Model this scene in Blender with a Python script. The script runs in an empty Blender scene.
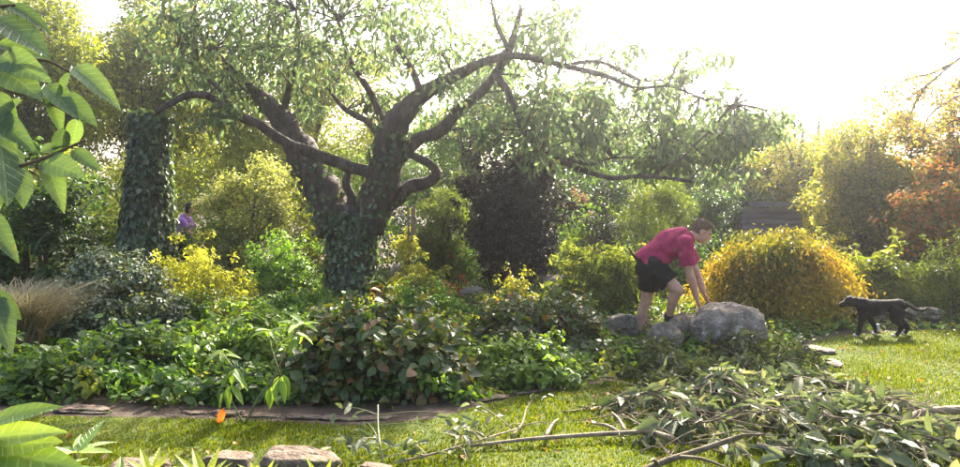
import bpy, math, random
import numpy as np
from mathutils import Vector, Matrix, noise as mnoise

# ------------------------------------------------------------------ camera, sky, sun, exposure
scene = bpy.context.scene
COL = scene.collection
CAM_Z, FPX, HORIZON = 1.5, 693.0, 207.0          # eye height, focal length in photo pixels, horizon row
PITCH = math.atan((233.5 - HORIZON) / FPX)
cam_data = bpy.data.cameras.new('camera')
cam_data.sensor_width = 36.0
cam_data.lens = FPX / 960.0 * 36.0
cam_data.clip_start = 0.05
cam_data.clip_end = 2000.0
cam = bpy.data.objects.new('camera', cam_data)
COL.objects.link(cam)
cam.location = (0, 0, CAM_Z)
cam.rotation_euler = (math.pi / 2 - PITCH, 0, 0)
scene.camera = cam

SUN_ELEV, SUN_AZ = math.radians(35), math.radians(19)   # ahead of the camera, to the right
world = bpy.data.worlds.new('World')
scene.world = world
world.use_nodes = True
wn = world.node_tree
wn.nodes.clear()
wo = wn.nodes.new('ShaderNodeOutputWorld')
bg = wn.nodes.new('ShaderNodeBackground')
sky = wn.nodes.new('ShaderNodeTexSky')
sky.sky_type = 'NISHITA'
sky.sun_disc = False
sky.sun_elevation = SUN_ELEV
sky.sun_rotation = SUN_AZ
sky.air_density = 0.7
sky.dust_density = 7.0
sky.ozone_density = 0.4
bg.inputs['Strength'].default_value = 0.15
wn.links.new(sky.outputs[0], bg.inputs[0])
wn.links.new(bg.outputs[0], wo.inputs[0])

sun_data = bpy.data.lights.new('sun', 'SUN')
sun_data.energy = 5.0
sun_data.angle = math.radians(0.6)
sun_data.color = (1.0, 0.93, 0.80)
sun = bpy.data.objects.new('sun', sun_data)
COL.objects.link(sun)
SUN_DIR = Vector((math.sin(SUN_AZ) * math.cos(SUN_ELEV), math.cos(SUN_AZ) * math.cos(SUN_ELEV), math.sin(SUN_ELEV)))
sun.rotation_euler = SUN_DIR.to_track_quat('Z', 'Y').to_euler()
sun.location = (10, 20, 20)

vs = scene.view_settings
scene.display_settings.display_device = 'sRGB'
vs.view_transform = 'Standard'
vs.look = 'None'
vs.exposure = 2.1
vs.gamma = 1.0
vs.use_curve_mapping = False
scene.cycles.max_bounces = 8
scene.cycles.diffuse_bounces = 3
scene.cycles.transmission_bounces = 5
scene.cycles.glossy_bounces = 2
scene.cycles.use_denoising = True

# ------------------------------------------------------------------ helpers: pixels to places
CP, SP = math.cos(PITCH), math.sin(PITCH)
def ray(px, py):
    x = (px - 480.0) / FPX
    u = -(py - 233.5) / FPX
    return Vector((x, CP + u * SP, -SP + u * CP))
def P(px, py, Y):
    d = ray(px, py)
    t = Y / d.y
    return Vector((d.x * t, Y, CAM_Z + d.z * t))
def G(px, py, z=0.0):
    d = ray(px, py)
    t = (z - CAM_Z) / d.z
    return Vector((d.x * t, d.y * t, z))
def WX(px, Y): return P(px, 207, Y).x
def HZ(py, Y): return P(480, py, Y).z

rng = np.random.default_rng(7)
def nrm(a):
    return a / np.maximum(np.linalg.norm(a, axis=-1, keepdims=True), 1e-9)
def rvec(n):
    return nrm(rng.normal(size=(n, 3)))

# ------------------------------------------------------------------ helpers: objects
def tag(o, label=None, cat=None, group=None, kind=None):
    if label: o['label'] = label
    if cat: o['category'] = cat
    if group: o['group'] = group
    if kind: o['kind'] = kind
    return o
def thing(name, label, cat, loc, group=None):
    o = bpy.data.objects.new(name, None)
    COL.objects.link(o)
    o.location = loc
    o.empty_display_size = 0.1
    return tag(o, label, cat, group)
def root_loc(o):
    while o.parent: o = o.parent
    return np.array(o.location)
def mesh_np(name, V, F, mat, rnd=None, smooth=False):
    """V (n,3); F list of equal-sized face arrays, or list of lists"""
    me = bpy.data.meshes.new(name)
    V = np.asarray(V, dtype=np.float32)
    if isinstance(F, np.ndarray):
        k = F.shape[1]
        nf = len(F)
        me.vertices.add(len(V))
        me.vertices.foreach_set('co', V.ravel())
        me.loops.add(nf * k)
        me.loops.foreach_set('vertex_index', F.astype(np.int32).ravel())
        me.polygons.add(nf)
        me.polygons.foreach_set('loop_start', np.arange(0, nf * k, k, dtype=np.int32))
        me.update(calc_edges=True)
    else:
        me.from_pydata(V.tolist(), [], [list(f) for f in F])
        me.update()
    if rnd is not None:
        a = me.attributes.new('rnd', 'FLOAT', 'FACE')
        a.data.foreach_set('value', np.asarray(rnd, dtype=np.float32))
    if smooth:
        me.polygons.foreach_set('use_smooth', np.ones(len(me.polygons), dtype=bool))
    if mat: me.materials.append(mat)
    return me
def put(name, me, parent=None):
    o = bpy.data.objects.new(name, me)
    COL.objects.link(o)
    if parent: o.parent = parent
    return o
def part(name, V, F, mat, parent, rnd=None, smooth=False, kind=None):
    """V in world coordinates; becomes a child of parent (roots carry no rotation)"""
    V = np.asarray(V, dtype=np.float64) - root_loc(parent)
    o = put(name, mesh_np(name, V, F, mat, rnd, smooth), parent)
    if kind: o['kind'] = kind
    return o

class MB:
    def __init__(s): s.v, s.f = [], []
    def add(s, V, F):
        b = len(s.v)
        s.v += [tuple(v) for v in V]
        s.f += [tuple(i + b for i in f) for f in F]
        return s
    def box(s, c, h, rz=0.0, bev=0.0, jit=0.0):
        c, R = np.array(c, float), np.array(Matrix.Rotation(rz, 3, 'Z'))
        q = [(-1, -1, -1), (1, -1, -1), (1, 1, -1), (-1, 1, -1), (-1, -1, 1), (1, -1, 1), (1, 1, 1), (-1, 1, 1)]
        V = [R @ (np.array(p) * np.array(h) + (rng.normal(size=3) * jit if jit else 0)) + c for p in q]
        return s.add(V, [(0, 3, 2, 1), (4, 5, 6, 7), (0, 1, 5, 4), (1, 2, 6, 5), (2, 3, 7, 6), (3, 0, 4, 7)])
    def tube(s, pts, rad, sides=8, sub=4, rough=0.0, cap=True):
        V, F = tube_geo(pts, rad, sides, sub, rough, cap)
        return s.add(V, F)
    def ball(s, c, r, R=None, nu=14, nv=9):
        r = np.array(r if hasattr(r, '__len__') else (r, r, r), float)
        V, F = [(0, 0, 1)], []
        for j in range(1, nv):
            t = math.pi * j / nv
            for i in range(nu):
                a = 2 * math.pi * i / nu
                V.append((math.sin(t) * math.cos(a), math.sin(t) * math.sin(a), math.cos(t)))
        V.append((0, 0, -1))
        for i in range(nu): F.append((0, 1 + i, 1 + (i + 1) % nu))
        for j in range(nv - 2):
            for i in range(nu):
                a, b = 1 + j * nu + i, 1 + j * nu + (i + 1) % nu
                F.append((a, a + nu, b + nu, b))
        e = len(V) - 1
        for i in range(nu): F.append((e, e - nu + (i + 1) % nu, e - nu + i))
        V = np.array(V) * r
        if R is not None: V = V @ np.array(R).T
        return s.add(V + np.array(c, float), F)

def smooth_path(pts, rad, sub):
    pts = [np.array(p, float) for p in pts]
    if np.isscalar(rad): rad = [rad] * len(pts)
    if len(pts) < 3 and sub > 1: sub = 2
    out, orad = [], []
    n = len(pts)
    for i in range(n - 1):
        p0 = pts[i - 1] if i > 0 else 2 * pts[0] - pts[1]
        p1, p2 = pts[i], pts[i + 1]
        p3 = pts[i + 2] if i + 2 < n else 2 * pts[-1] - pts[-2]
        for k in range(sub):
            t = k / sub
            out.append(0.5 * ((2 * p1) + (-p0 + p2) * t + (2 * p0 - 5 * p1 + 4 * p2 - p3) * t * t + (-p0 + 3 * p1 - 3 * p2 + p3) * t ** 3))
            orad.append(rad[i] * (1 - t) + rad[i + 1] * t)
    out.append(pts[-1]); orad.append(rad[-1])
    return out, orad
def tube_geo(pts, rad, sides=8, sub=4, rough=0.0, cap=True):
    path, rr = smooth_path(pts, rad, sub)
    V, F = [], []
    ref = np.array((0.31, 0.2, 0.93))
    u = None
    for i, p in enumerate(path):
        a = path[max(i - 1, 0)]; b = path[min(i + 1, len(path) - 1)]
        t = nrm(b - a)
        if u is None:
            u = np.cross(t, ref)
            if np.linalg.norm(u) < 0.1: u = np.cross(t, (1, 0, 0))
        u = nrm(u - t * np.dot(u, t))
        w = np.cross(t, u)
        for k in range(sides):
            ang = 2 * math.pi * k / sides
            r = rr[i]
            d = math.cos(ang) * u + math.sin(ang) * w
            if rough:
                q = p + d * r
                r *= 1 + rough * mnoise.noise(Vector(q * 4.0)) + rough * 0.6 * mnoise.noise(Vector(q * 11.0))
            V.append(p + d * r)
    n = len(path)
    for i in range(n - 1):
        for k in range(sides):
            a = i * sides + k; b = i * sides + (k + 1) % sides
            F.append((a, b, b + sides, a + sides))
    if cap:
        F.append(tuple(reversed(range(sides))))
        F.append(tuple(range((n - 1) * sides, n * sides)))
    return V, F

# ------------------------------------------------------------------ helpers: materials
def new_mat(name):
    m = bpy.data.materials.new(name)
    m.use_nodes = True
    nt = m.node_tree
    nt.nodes.clear()
    return m, nt, nt.nodes.new('ShaderNodeOutputMaterial')
def ramp(nt, cols, pos=None):
    r = nt.nodes.new('ShaderNodeValToRGB')
    el = r.color_ramp.elements
    n = len(cols)
    while len(el) < n: el.new(0.5)
    for i, c in enumerate(cols):
        el[i].position = pos[i] if pos else i / (n - 1)
        el[i].color = (*c, 1)
    return r
def leaf_mat(name, cols, trans=0.42, rough=0.5, veins=False, spec=0.35, tmul=(1.7, 1.6, 0.55), pos=None):
    m, nt, out = new_mat(name)
    N, L = nt.nodes, nt.links
    at = N.new('ShaderNodeAttribute'); at.attribute_name = 'rnd'
    oi = N.new('ShaderNodeObjectInfo')
    ad = N.new('ShaderNodeMath'); ad.operation = 'ADD'
    L.new(at.outputs['Fac'], ad.inputs[0]); L.new(oi.outputs['Random'], ad.inputs[1])
    fr = N.new('ShaderNodeMath'); fr.operation = 'FRACT'
    L.new(ad.outputs[0], fr.inputs[0])
    r = ramp(nt, cols, pos)
    L.new(fr.outputs[0], r.inputs[0])
    geo = N.new('ShaderNodeNewGeometry')
    nz = N.new('ShaderNodeTexNoise'); nz.inputs['Scale'].default_value = 1.3; nz.inputs['Detail'].default_value = 3
    L.new(geo.outputs['Position'], nz.inputs['Vector'])
    hs = N.new('ShaderNodeHueSaturation')
    mr = N.new('ShaderNodeMapRange'); mr.inputs[1].default_value = 0.3; mr.inputs[2].default_value = 0.7
    mr.inputs[3].default_value = 0.75; mr.inputs[4].default_value = 1.3
    L.new(nz.outputs[0], mr.inputs[0]); L.new(mr.outputs[0], hs.inputs['Value'])
    L.new(r.outputs[0], hs.inputs['Color'])
    col = hs.outputs[0]
    pb = N.new('ShaderNodeBsdfPrincipled')
    pb.inputs['Roughness'].default_value = rough
    pb.inputs['Specular IOR Level'].default_value = spec
    if veins:
        tc = N.new('ShaderNodeTexCoord')
        sx = N.new('ShaderNodeSeparateXYZ'); L.new(tc.outputs['Object'], sx.inputs[0])
        ab = N.new('ShaderNodeMath'); ab.operation = 'ABSOLUTE'; L.new(sx.outputs[0], ab.inputs[0])
        mu = N.new('ShaderNodeMath'); mu.operation = 'MULTIPLY_ADD'; mu.inputs[1].default_value = -0.9
        L.new(ab.outputs[0], mu.inputs[0]); L.new(sx.outputs[1], mu.inputs[2])
        m2 = N.new('ShaderNodeMath'); m2.operation = 'MULTIPLY'; m2.inputs[1].default_value = 52.0; L.new(mu.outputs[0], m2.inputs[0])
        sn = N.new('ShaderNodeMath'); sn.operation = 'SINE'; L.new(m2.outputs[0], sn.inputs[0])
        pw = N.new('ShaderNodeMapRange'); pw.inputs[1].default_value = 0.55; pw.inputs[2].default_value = 1.0; L.new(sn.outputs[0], pw.inputs[0])
        mid = N.new('ShaderNodeMapRange'); mid.inputs[1].default_value = 0.022; mid.inputs[2].default_value = 0.006; L.new(ab.outputs[0], mid.inputs[0])
        mx = N.new('ShaderNodeMath'); mx.operation = 'MAXIMUM'; L.new(pw.outputs[0], mx.inputs[0]); L.new(mid.outputs[0], mx.inputs[1])
        mixc = N.new('ShaderNodeMix'); mixc.data_type = 'RGBA'; mixc.blend_type = 'MIX'
        sc = N.new('ShaderNodeMath'); sc.operation = 'MULTIPLY'; sc.inputs[1].default_value = 0.35; L.new(mx.outputs[0], sc.inputs[0])
        L.new(sc.outputs[0], mixc.inputs[0]); L.new(col, mixc.inputs[6])
        br = N.new('ShaderNodeHueSaturation'); br.inputs['Value'].default_value = 1.7; br.inputs['Saturation'].default_value = 0.85
        L.new(col, br.inputs['Color']); L.new(br.outputs[0], mixc.inputs[7])
        col = mixc.outputs[2]
        bp = N.new('ShaderNodeBump'); bp.inputs['Strength'].default_value = 0.5; bp.inputs['Distance'].default_value = 0.004
        bp.invert = True
        L.new(mx.outputs[0], bp.inputs['Height']); L.new(bp.outputs[0], pb.inputs['Normal'])
    if veins:
        tb_ = N.new('ShaderNodeTexNoise'); tb_.inputs['Scale'].default_value = 4.5; tb_.inputs['Detail'].default_value = 6; tb_.inputs['Roughness'].default_value = 0.7
        va = N.new('ShaderNodeVectorMath'); va.operation = 'ADD'; L.new(tc.outputs['Object'], va.inputs[0])
        cb = N.new('ShaderNodeCombineXYZ'); sc9 = N.new('ShaderNodeMath'); sc9.operation = 'MULTIPLY'; sc9.inputs[1].default_value = 60.0
        L.new(oi.outputs['Random'], sc9.inputs[0]); L.new(sc9.outputs[0], cb.inputs[2]); L.new(cb.outputs[0], va.inputs[1]); L.new(va.outputs[0], tb_.inputs['Vector'])
        bm_ = N.new('ShaderNodeMapRange'); bm_.inputs[1].default_value = 0.60; bm_.inputs[2].default_value = 0.72; bm_.inputs[4].default_value = 0.75; L.new(tb_.outputs[0], bm_.inputs[0])
        bl = N.new('ShaderNodeMix'); bl.data_type = 'RGBA'; L.new(bm_.outputs[0], bl.inputs[0]); L.new(col, bl.inputs[6]); bl.inputs[7].default_value = (0.16, 0.12, 0.04, 1)
        col = bl.outputs[2]
    L.new(col, pb.inputs['Base Color'])
    tr = N.new('ShaderNodeBsdfTranslucent')
    vm = N.new('ShaderNodeMix'); vm.data_type = 'RGBA'; vm.blend_type = 'MULTIPLY'
    vm.inputs[0].default_value = 1.0
    vm.inputs[7].default_value = (*tmul, 1)
    L.new(col, vm.inputs[6]); L.new(vm.outputs[2], tr.inputs[0])
    ms = N.new('ShaderNodeMixShader'); ms.inputs[0].default_value = trans
    L.new(pb.outputs[0], ms.inputs[1]); L.new(tr.outputs[0], ms.inputs[2])
    L.new(ms.outputs[0], out.inputs[0])
    return m
def solid_mat(name, cols, scale=8.0, rough=0.85, bump=0.4, bdist=0.02, detail=6, stretch=(1, 1, 1), pos=None, spec=0.3, coord='Object', patch=None):
    m, nt, out = new_mat(name)
    N, L = nt.nodes, nt.links
    tc = N.new('ShaderNodeTexCoord')
    mp = N.new('ShaderNodeMapping'); mp.inputs['Scale'].default_value = stretch
    L.new(tc.outputs[coord], mp.inputs[0])
    nz = N.new('ShaderNodeTexNoise'); nz.inputs['Scale'].default_value = scale; nz.inputs['Detail'].default_value = detail
    nz.inputs['Roughness'].default_value = 0.65
    L.new(mp.outputs[0], nz.inputs['Vector'])
    r = ramp(nt, cols, pos or [0.3 + 0.4 * i / (len(cols) - 1) for i in range(len(cols))])
    L.new(nz.outputs[0], r.inputs[0])
    col = r.outputs[0]
    if patch:       # lichen or moss with a shape of its own: (colour, scale, threshold)
        pc, ps, th = patch
        n2 = N.new('ShaderNodeTexNoise'); n2.inputs['Scale'].default_value = ps; n2.inputs['Detail'].default_value = 8; n2.inputs['Roughness'].default_value = 0.7
        L.new(tc.outputs[coord], n2.inputs['Vector'])
        mr = N.new('ShaderNodeMapRange'); mr.inputs[1].default_value = th; mr.inputs[2].default_value = th + 0.05
        L.new(n2.outputs[0], mr.inputs[0])
        mx = N.new('ShaderNodeMix'); mx.data_type = 'RGBA'
        L.new(mr.outputs[0], mx.inputs[0]); L.new(col, mx.inputs[6]); mx.inputs[7].default_value = (*pc, 1)
        col = mx.outputs[2]
    pb = N.new('ShaderNodeBsdfPrincipled'); pb.inputs['Roughness'].default_value = rough
    pb.inputs['Specular IOR Level'].default_value = spec
    L.new(col, pb.inputs['Base Color'])
    if bump:
        n3 = N.new('ShaderNodeTexNoise'); n3.inputs['Scale'].default_value = scale * 3; n3.inputs['Detail'].default_value = 8
        L.new(mp.outputs[0], n3.inputs['Vector'])
        bp = N.new('ShaderNodeBump'); bp.inputs['Strength'].default_value = bump; bp.inputs['Distance'].default_value = bdist
        L.new(n3.outputs[0], bp.inputs['Height']); L.new(bp.outputs[0], pb.inputs['Normal'])
    L.new(pb.outputs[0], out.inputs[0])
    return m

M = {}
M['bark'] = solid_mat('bark_grey_brown', [(0.028, 0.021, 0.017), (0.075, 0.056, 0.045), (0.15, 0.12, 0.10)], 9, 0.9, 0.9, 0.03, stretch=(1, 1, 0.35))
M['bark_pale'] = solid_mat('bark_pale_cut', [(0.10, 0.075, 0.05), (0.22, 0.17, 0.11), (0.32, 0.27, 0.19)], 14, 0.85, 0.6, 0.01)
M['twig_bark'] = solid_mat('cut_branch_bark', [(0.06, 0.045, 0.028), (0.14, 0.11, 0.07), (0.26, 0.21, 0.14)], 22, 0.9, 0.8, 0.01)
M['twig'] = solid_mat('twig_brown', [(0.05, 0.035, 0.022), (0.13, 0.095, 0.06)], 20, 0.85, 0.3, 0.005)
M['twig_green'] = solid_mat('young_stem', [(0.10, 0.12, 0.04), (0.2, 0.2, 0.08)], 20, 0.6, 0.2, 0.005)
M['soil'] = solid_mat('bed_soil', [(0.03, 0.022, 0.015), (0.07, 0.05, 0.033), (0.11, 0.085, 0.06)], 6, 0.95, 0.9, 0.03)
M['turf'] = solid_mat('lawn_turf', [(0.03, 0.05, 0.005), (0.06, 0.085, 0.007), (0.10, 0.10, 0.012)], 3.5, 0.95, 0.8, 0.02)
M['stone'] = solid_mat('boulder_grey', [(0.09, 0.073, 0.052), (0.22, 0.185, 0.14), (0.36, 0.31, 0.24)], 7, 0.95, 1.0, 0.04, patch=((0.52, 0.5, 0.45), 13.0, 0.565), spec=0.15)
M['stone_moss'] = solid_mat('stone_mossy', [(0.09, 0.075, 0.055), (0.20, 0.17, 0.13), (0.33, 0.28, 0.22)], 8, 0.95, 1.0, 0.04, spec=0.15, patch=((0.07, 0.085, 0.03), 5.0, 0.55))
M['stone_soil'] = solid_mat('stone_soiled', [(0.08, 0.06, 0.042), (0.16, 0.12, 0.09), (0.26, 0.21, 0.165)], 11, 0.95, 1.0, 0.03, patch=((0.07, 0.09, 0.03), 6.0, 0.56), spec=0.1)
M['stone_edge'] = solid_mat('stone_edging', [(0.10, 0.085, 0.075), (0.20, 0.17, 0.15), (0.30, 0.265, 0.235)], 9, 0.9, 0.7, 0.015, patch=((0.09, 0.10, 0.04), 4.0, 0.60))
G_ = lambda *c: c
M['crown'] = leaf_mat('tree_leaf', [(0.075, 0.115, 0.055), (0.11, 0.16, 0.075), (0.16, 0.22, 0.11), (0.34, 0.32, 0.12)], 0.6, 0.5, tmul=(1.25, 1.3, 0.85), pos=[0, 0.45, 0.9, 1.0])
M['ivy'] = leaf_mat('ivy_leaf', [(0.035, 0.065, 0.028), (0.065, 0.11, 0.047), (0.11, 0.165, 0.075), (0.21, 0.26, 0.15)], 0.3, 0.36, spec=0.5, pos=[0, 0.5, 0.85, 1])
M['silver_ivy'] = leaf_mat('variegated_ivy_leaf', [(0.045, 0.08, 0.035), (0.10, 0.145, 0.075), (0.27, 0.31, 0.21), (0.46, 0.48, 0.37)], 0.25, 0.42, spec=0.4, pos=[0, 0.45, 0.8, 1])
M['dark'] = leaf_mat('dark_evergreen_leaf', [(0.010, 0.008, 0.012), (0.018, 0.015, 0.02), (0.04, 0.036, 0.036), (0.08, 0.085, 0.06)], 0.16, 0.55, spec=0.25, pos=[0, 0.6, 0.9, 1])
M['midgreen'] = leaf_mat('mid_green_leaf', [(0.035, 0.07, 0.015), (0.06, 0.12, 0.022), (0.10, 0.18, 0.035)], 0.42, 0.45)
M['deepgreen'] = leaf_mat('deep_green_leaf', [(0.02, 0.048, 0.012), (0.04, 0.085, 0.02), (0.065, 0.13, 0.03)], 0.35, 0.4, spec=0.45)
M['bright'] = leaf_mat('bright_green_leaf', [(0.06, 0.13, 0.02), (0.10, 0.20, 0.03), (0.16, 0.27, 0.05)], 0.45, 0.42)
M['yellowgreen'] = leaf_mat('yellow_green_leaf', [(0.10, 0.14, 0.02), (0.19, 0.23, 0.035), (0.30, 0.32, 0.07)], 0.45, 0.5)
M['pale'] = leaf_mat('pale_variegated_leaf', [(0.12, 0.16, 0.05), (0.26, 0.29, 0.12), (0.46, 0.46, 0.24)], 0.45, 0.5)
M['golden'] = leaf_mat('golden_leaf', [(0.28, 0.28, 0.025), (0.48, 0.46, 0.05), (0.66, 0.62, 0.13)], 0.4, 0.5, tmul=(1.3, 1.35, 0.6))
M['maple'] = leaf_mat('weeping_maple_leaf', [(0.10, 0.12, 0.02), (0.18, 0.18, 0.025), (0.29, 0.25, 0.03), (0.38, 0.25, 0.03)], 0.48, 0.5, tmul=(1.35, 1.2, 0.55))
M['autumn'] = leaf_mat('autumn_leaf', [(0.10, 0.14, 0.03), (0.19, 0.21, 0.04), (0.33, 0.27, 0.05), (0.46, 0.18, 0.04)], 0.58, 0.5, pos=[0, 0.5, 0.88, 1], tmul=(1.4, 1.1, 0.6))
M['red'] = leaf_mat('red_leaf', [(0.09, 0.13, 0.03), (0.20, 0.19, 0.04), (0.40, 0.21, 0.05), (0.44, 0.13, 0.04)], 0.5, 0.5, pos=[0.1, 0.45, 0.7, 1.0], tmul=(1.4, 1.1, 0.6))
M['olive'] = leaf_mat('olive_gold_leaf', [(0.08, 0.115, 0.025), (0.14, 0.175, 0.035), (0.25, 0.25, 0.05), (0.38, 0.29, 0.06)], 0.58, 0.5)
M['russet'] = leaf_mat('russet_green_leaf', [(0.03, 0.06, 0.016), (0.055, 0.10, 0.025), (0.10, 0.13, 0.035), (0.17, 0.085, 0.035)], 0.35, 0.42, spec=0.45, pos=[0, 0.4, 0.8, 1])
M['pinkish'] = leaf_mat('pink_brown_leaf', [(0.12, 0.09, 0.05), (0.28, 0.16, 0.11), (0.40, 0.26, 0.18)], 0.4, 0.5)
M['redflower'] = leaf_mat('red_flower', [(0.35, 0.03, 0.03), (0.5, 0.08, 0.05)], 0.3, 0.5)
M['orange'] = leaf_mat('orange_leaf', [(0.55, 0.13, 0.02), (0.70, 0.22, 0.04)], 0.4, 0.45, tmul=(1.3, 1.1, 0.6))
M['bamboo'] = leaf_mat('feathery_leaf', [(0.06, 0.10, 0.02), (0.11, 0.16, 0.03), (0.19, 0.22, 0.05)], 0.45, 0.5)
M['tan'] = leaf_mat('dry_grass_blade', [(0.15, 0.13, 0.065), (0.27, 0.235, 0.13), (0.42, 0.37, 0.23)], 0.4, 0.6, tmul=(1.1, 1.1, 0.95))
M['grass'] = leaf_mat('lawn_blade', [(0.04, 0.07, 0.004), (0.08, 0.12, 0.006), (0.14, 0.165, 0.008), (0.20, 0.19, 0.03)], 0.42, 0.9, spec=0.0, tmul=(1.7, 1.55, 0.3), pos=[0, 0.5, 0.85, 1])
M['swordleaf'] = leaf_mat('sword_leaf', [(0.06, 0.09, 0.02), (0.11, 0.15, 0.035), (0.20, 0.22, 0.07)], 0.5, 0.7, spec=0.1)
M['rhodo'] = leaf_mat('rhododendron_leaf', [(0.11, 0.19, 0.035), (0.16, 0.25, 0.045), (0.21, 0.30, 0.07)], 0.3, 0.4, veins=True, spec=0.45)
M['rhodo_tip'] = leaf_mat('rhododendron_young_leaf', [(0.28, 0.34, 0.03), (0.38, 0.42, 0.05)], 0.35, 0.4, veins=True)
M['overhang'] = leaf_mat('broad_leaf', [(0.05, 0.09, 0.04), (0.07, 0.115, 0.05), (0.09, 0.145, 0.065)], 0.28, 0.42, veins=True)
M['broad'] = leaf_mat('bed_broad_leaf', [(0.04, 0.09, 0.016), (0.075, 0.15, 0.026), (0.13, 0.21, 0.04)], 0.42, 0.36, veins=True, spec=0.45)
M['broad_bright'] = leaf_mat('bed_bright_leaf', [(0.08, 0.15, 0.02), (0.13, 0.22, 0.03), (0.20, 0.29, 0.05)], 0.45, 0.38, veins=True, spec=0.4)
M['cut'] = leaf_mat('cut_wilting_leaf', [(0.06, 0.085, 0.038), (0.11, 0.14, 0.07), (0.17, 0.20, 0.115), (0.24, 0.225, 0.13)], 0.28, 0.5, veins=True, spec=0.2, tmul=(1.3, 1.35, 0.75))
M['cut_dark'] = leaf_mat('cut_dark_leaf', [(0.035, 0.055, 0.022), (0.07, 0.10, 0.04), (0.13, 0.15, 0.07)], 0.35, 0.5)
M['litter'] = leaf_mat('fallen_leaf', [(0.16, 0.09, 0.03), (0.30, 0.19, 0.06), (0.36, 0.10, 0.04)], 0.2, 0.6)

# ------------------------------------------------------------------ helpers: leaves
def leaf_geo(Pn, D, N, L, W, fold=0.25, curl=0.15, shape='diamond'):
    n = len(Pn)
    D = nrm(D); S = nrm(np.cross(D, N)); N = np.cross(S, D)
    L = np.broadcast_to(np.asarray(L, float), (n,))[:, None]; W = np.broadcast_to(np.asarray(W, float), (n,))[:, None]
    if shape == 'diamond':
        V = np.stack([Pn, Pn + D * L * 0.42 + S * W * 0.5 + N * W * fold, Pn + D * L - N * L * curl, Pn + D * L * 0.42 - S * W * 0.5 + N * W * fold], 1)
        b = np.arange(n)[:, None] * 4
        F = np.stack([b + [0, 1, 2], b + [0, 2, 3]], 1).reshape(-1, 3)
        return V.reshape(-1, 3), F, 2
    if shape == 'oval':
        def q(t, s): return Pn + D * L * t + S * W * s * 0.5 + N * (W * fold * abs(s) - L * curl * t * t)
        V = np.stack([q(0, 0), q(.25, .85), q(.65, .9), q(1, 0), q(.65, -.9), q(.25, -.85)], 1)
        b = np.arange(n)[:, None] * 6
        F = np.stack([b + [0, 1, 2, 3], b + [0, 3, 4, 5]], 1).reshape(-1, 4)
        return V.reshape(-1, 3), F, 2
def leaf_cloud(name, Pn, D, N, L, W, mat, parent, fold=0.25, curl=0.15, shape='diamond', kind='stuff', base_rnd=None):
    V, F, k = leaf_geo(Pn, D, N, L, W, fold, curl, shape)
    r = rng.random(len(Pn)) if base_rnd is None else base_rnd
    return part(name, V, F, mat, parent, rnd=np.repeat(r, k), kind=kind)

def clump_leaves(clumps, per, up=0.6, droop=0.3, flat=0.75, shellp=0.45):
    """clumps (k,4): centre and radius; returns bases, directions, normals"""
    c = np.repeat(np.asarray(clumps, float), per, axis=0)
    n = len(c)
    u = rvec(n) * (rng.random(n) ** shellp)[:, None]
    Pn = c[:, :3] + u * c[:, 3:4] * np.array((1, 1, flat))
    N = nrm(u * 0.7 + np.array((0, 0, up)) + rvec(n) * 0.55)
    D = rvec(n) + u * 0.6 + np.array((0, 0, -droop))
    D = nrm(D - N * np.sum(D * N, 1, keepdims=True))
    return Pn, D, N
def ell_clumps(k, c, r, cr, zmin=-1.0, shell=(0.55, 1.0), crv=0.35):
    u = rvec(int(k * 3))
    u = u[u[:, 2] > zmin][:k]
    rad = rng.uniform(shell[0], shell[1], len(u))[:, None]
    pos = np.array(c) + u * rad * np.array(r)
    return np.concatenate([pos, (cr * rng.uniform(1 - crv, 1 + crv, len(u)))[:, None]], 1)

# templates for leaves that are objects of their own: unit length along +Y
def leaf_template(name, wr, fold, curl, mat, stations=7, tip=1.0, wave=0.0, across=1):
    V, F = [], []
    ts = [i / (stations - 1) for i in range(stations)]
    m = 2 * across + 1
    for t in ts:
        w = wr * 0.5 * (math.sin(math.pi * min(1, t ** 0.8 * 1.0)) ** 0.75) * (1 - 0.25 * t * tip) if 0 < t < 1 else 0.004
        z = -curl * t * t
        for k in range(-across, across + 1):
            s = k / across
            V.append((w * s, t, z + fold * w * abs(s) + wave * wr * abs(s) * math.sin(t * 15 + k)))
    for i in range(stations - 1):
        for k in range(m - 1):
            a = i * m + k
            F.append((a, a + 1, a + 1 + m, a + m))
    return mesh_np(name, V, F, mat, smooth=True)
def leaf_objects(parent, templates, Pn, D, N, L, name='leaf', smat=None):
    loc = root_loc(parent)
    D = nrm(np.asarray(D, float)); N = np.asarray(N, float)
    S = nrm(np.cross(D, N)); N = np.cross(S, D)
    L = np.broadcast_to(np.asarray(L, float), (len(Pn),))
    out = []
    for i in range(len(Pn)):
        o = bpy.data.objects.new(name, templates[i % len(templates)])
        COL.objects.link(o)
        o.parent = parent
        R = Matrix((S[i], D[i], N[i])).transposed()
        o.matrix_basis = Matrix.LocRotScale(Vector(np.asarray(Pn[i]) - loc), R.to_quaternion(), Vector((L[i],) * 3))
        out.append(o)
    return out
T_rhodo = [leaf_template('rhododendron_leaf', w, f, c, M['rhodo'], 11, wave=0.02, across=2) for w, f, c in ((0.30, 0.22, 0.10), (0.27, 0.30, 0.22), (0.33, 0.16, 0.04))]
T_rtip = [leaf_template('rhododendron_young_leaf', w, f, c, M['rhodo_tip'], 9, across=2) for w, f, c in ((0.24, 0.35, 0.02), (0.28, 0.3, 0.12))]
T_over = [leaf_template('broad_leaf', w, f, c, M['overhang'], 11, tip=1.3, wave=0.03, across=2) for w, f, c in ((0.52, 0.28, 0.25), (0.46, 0.4, 0.4), (0.56, 0.18, 0.15))]
T_broad = [leaf_template('bed_leaf', w, f, c, M['broad'], 6, tip=0.8) for w, f, c in ((0.62, 0.25, 0.15), (0.72, 0.2, 0.25), (0.55, 0.3, 0.1))]
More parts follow.
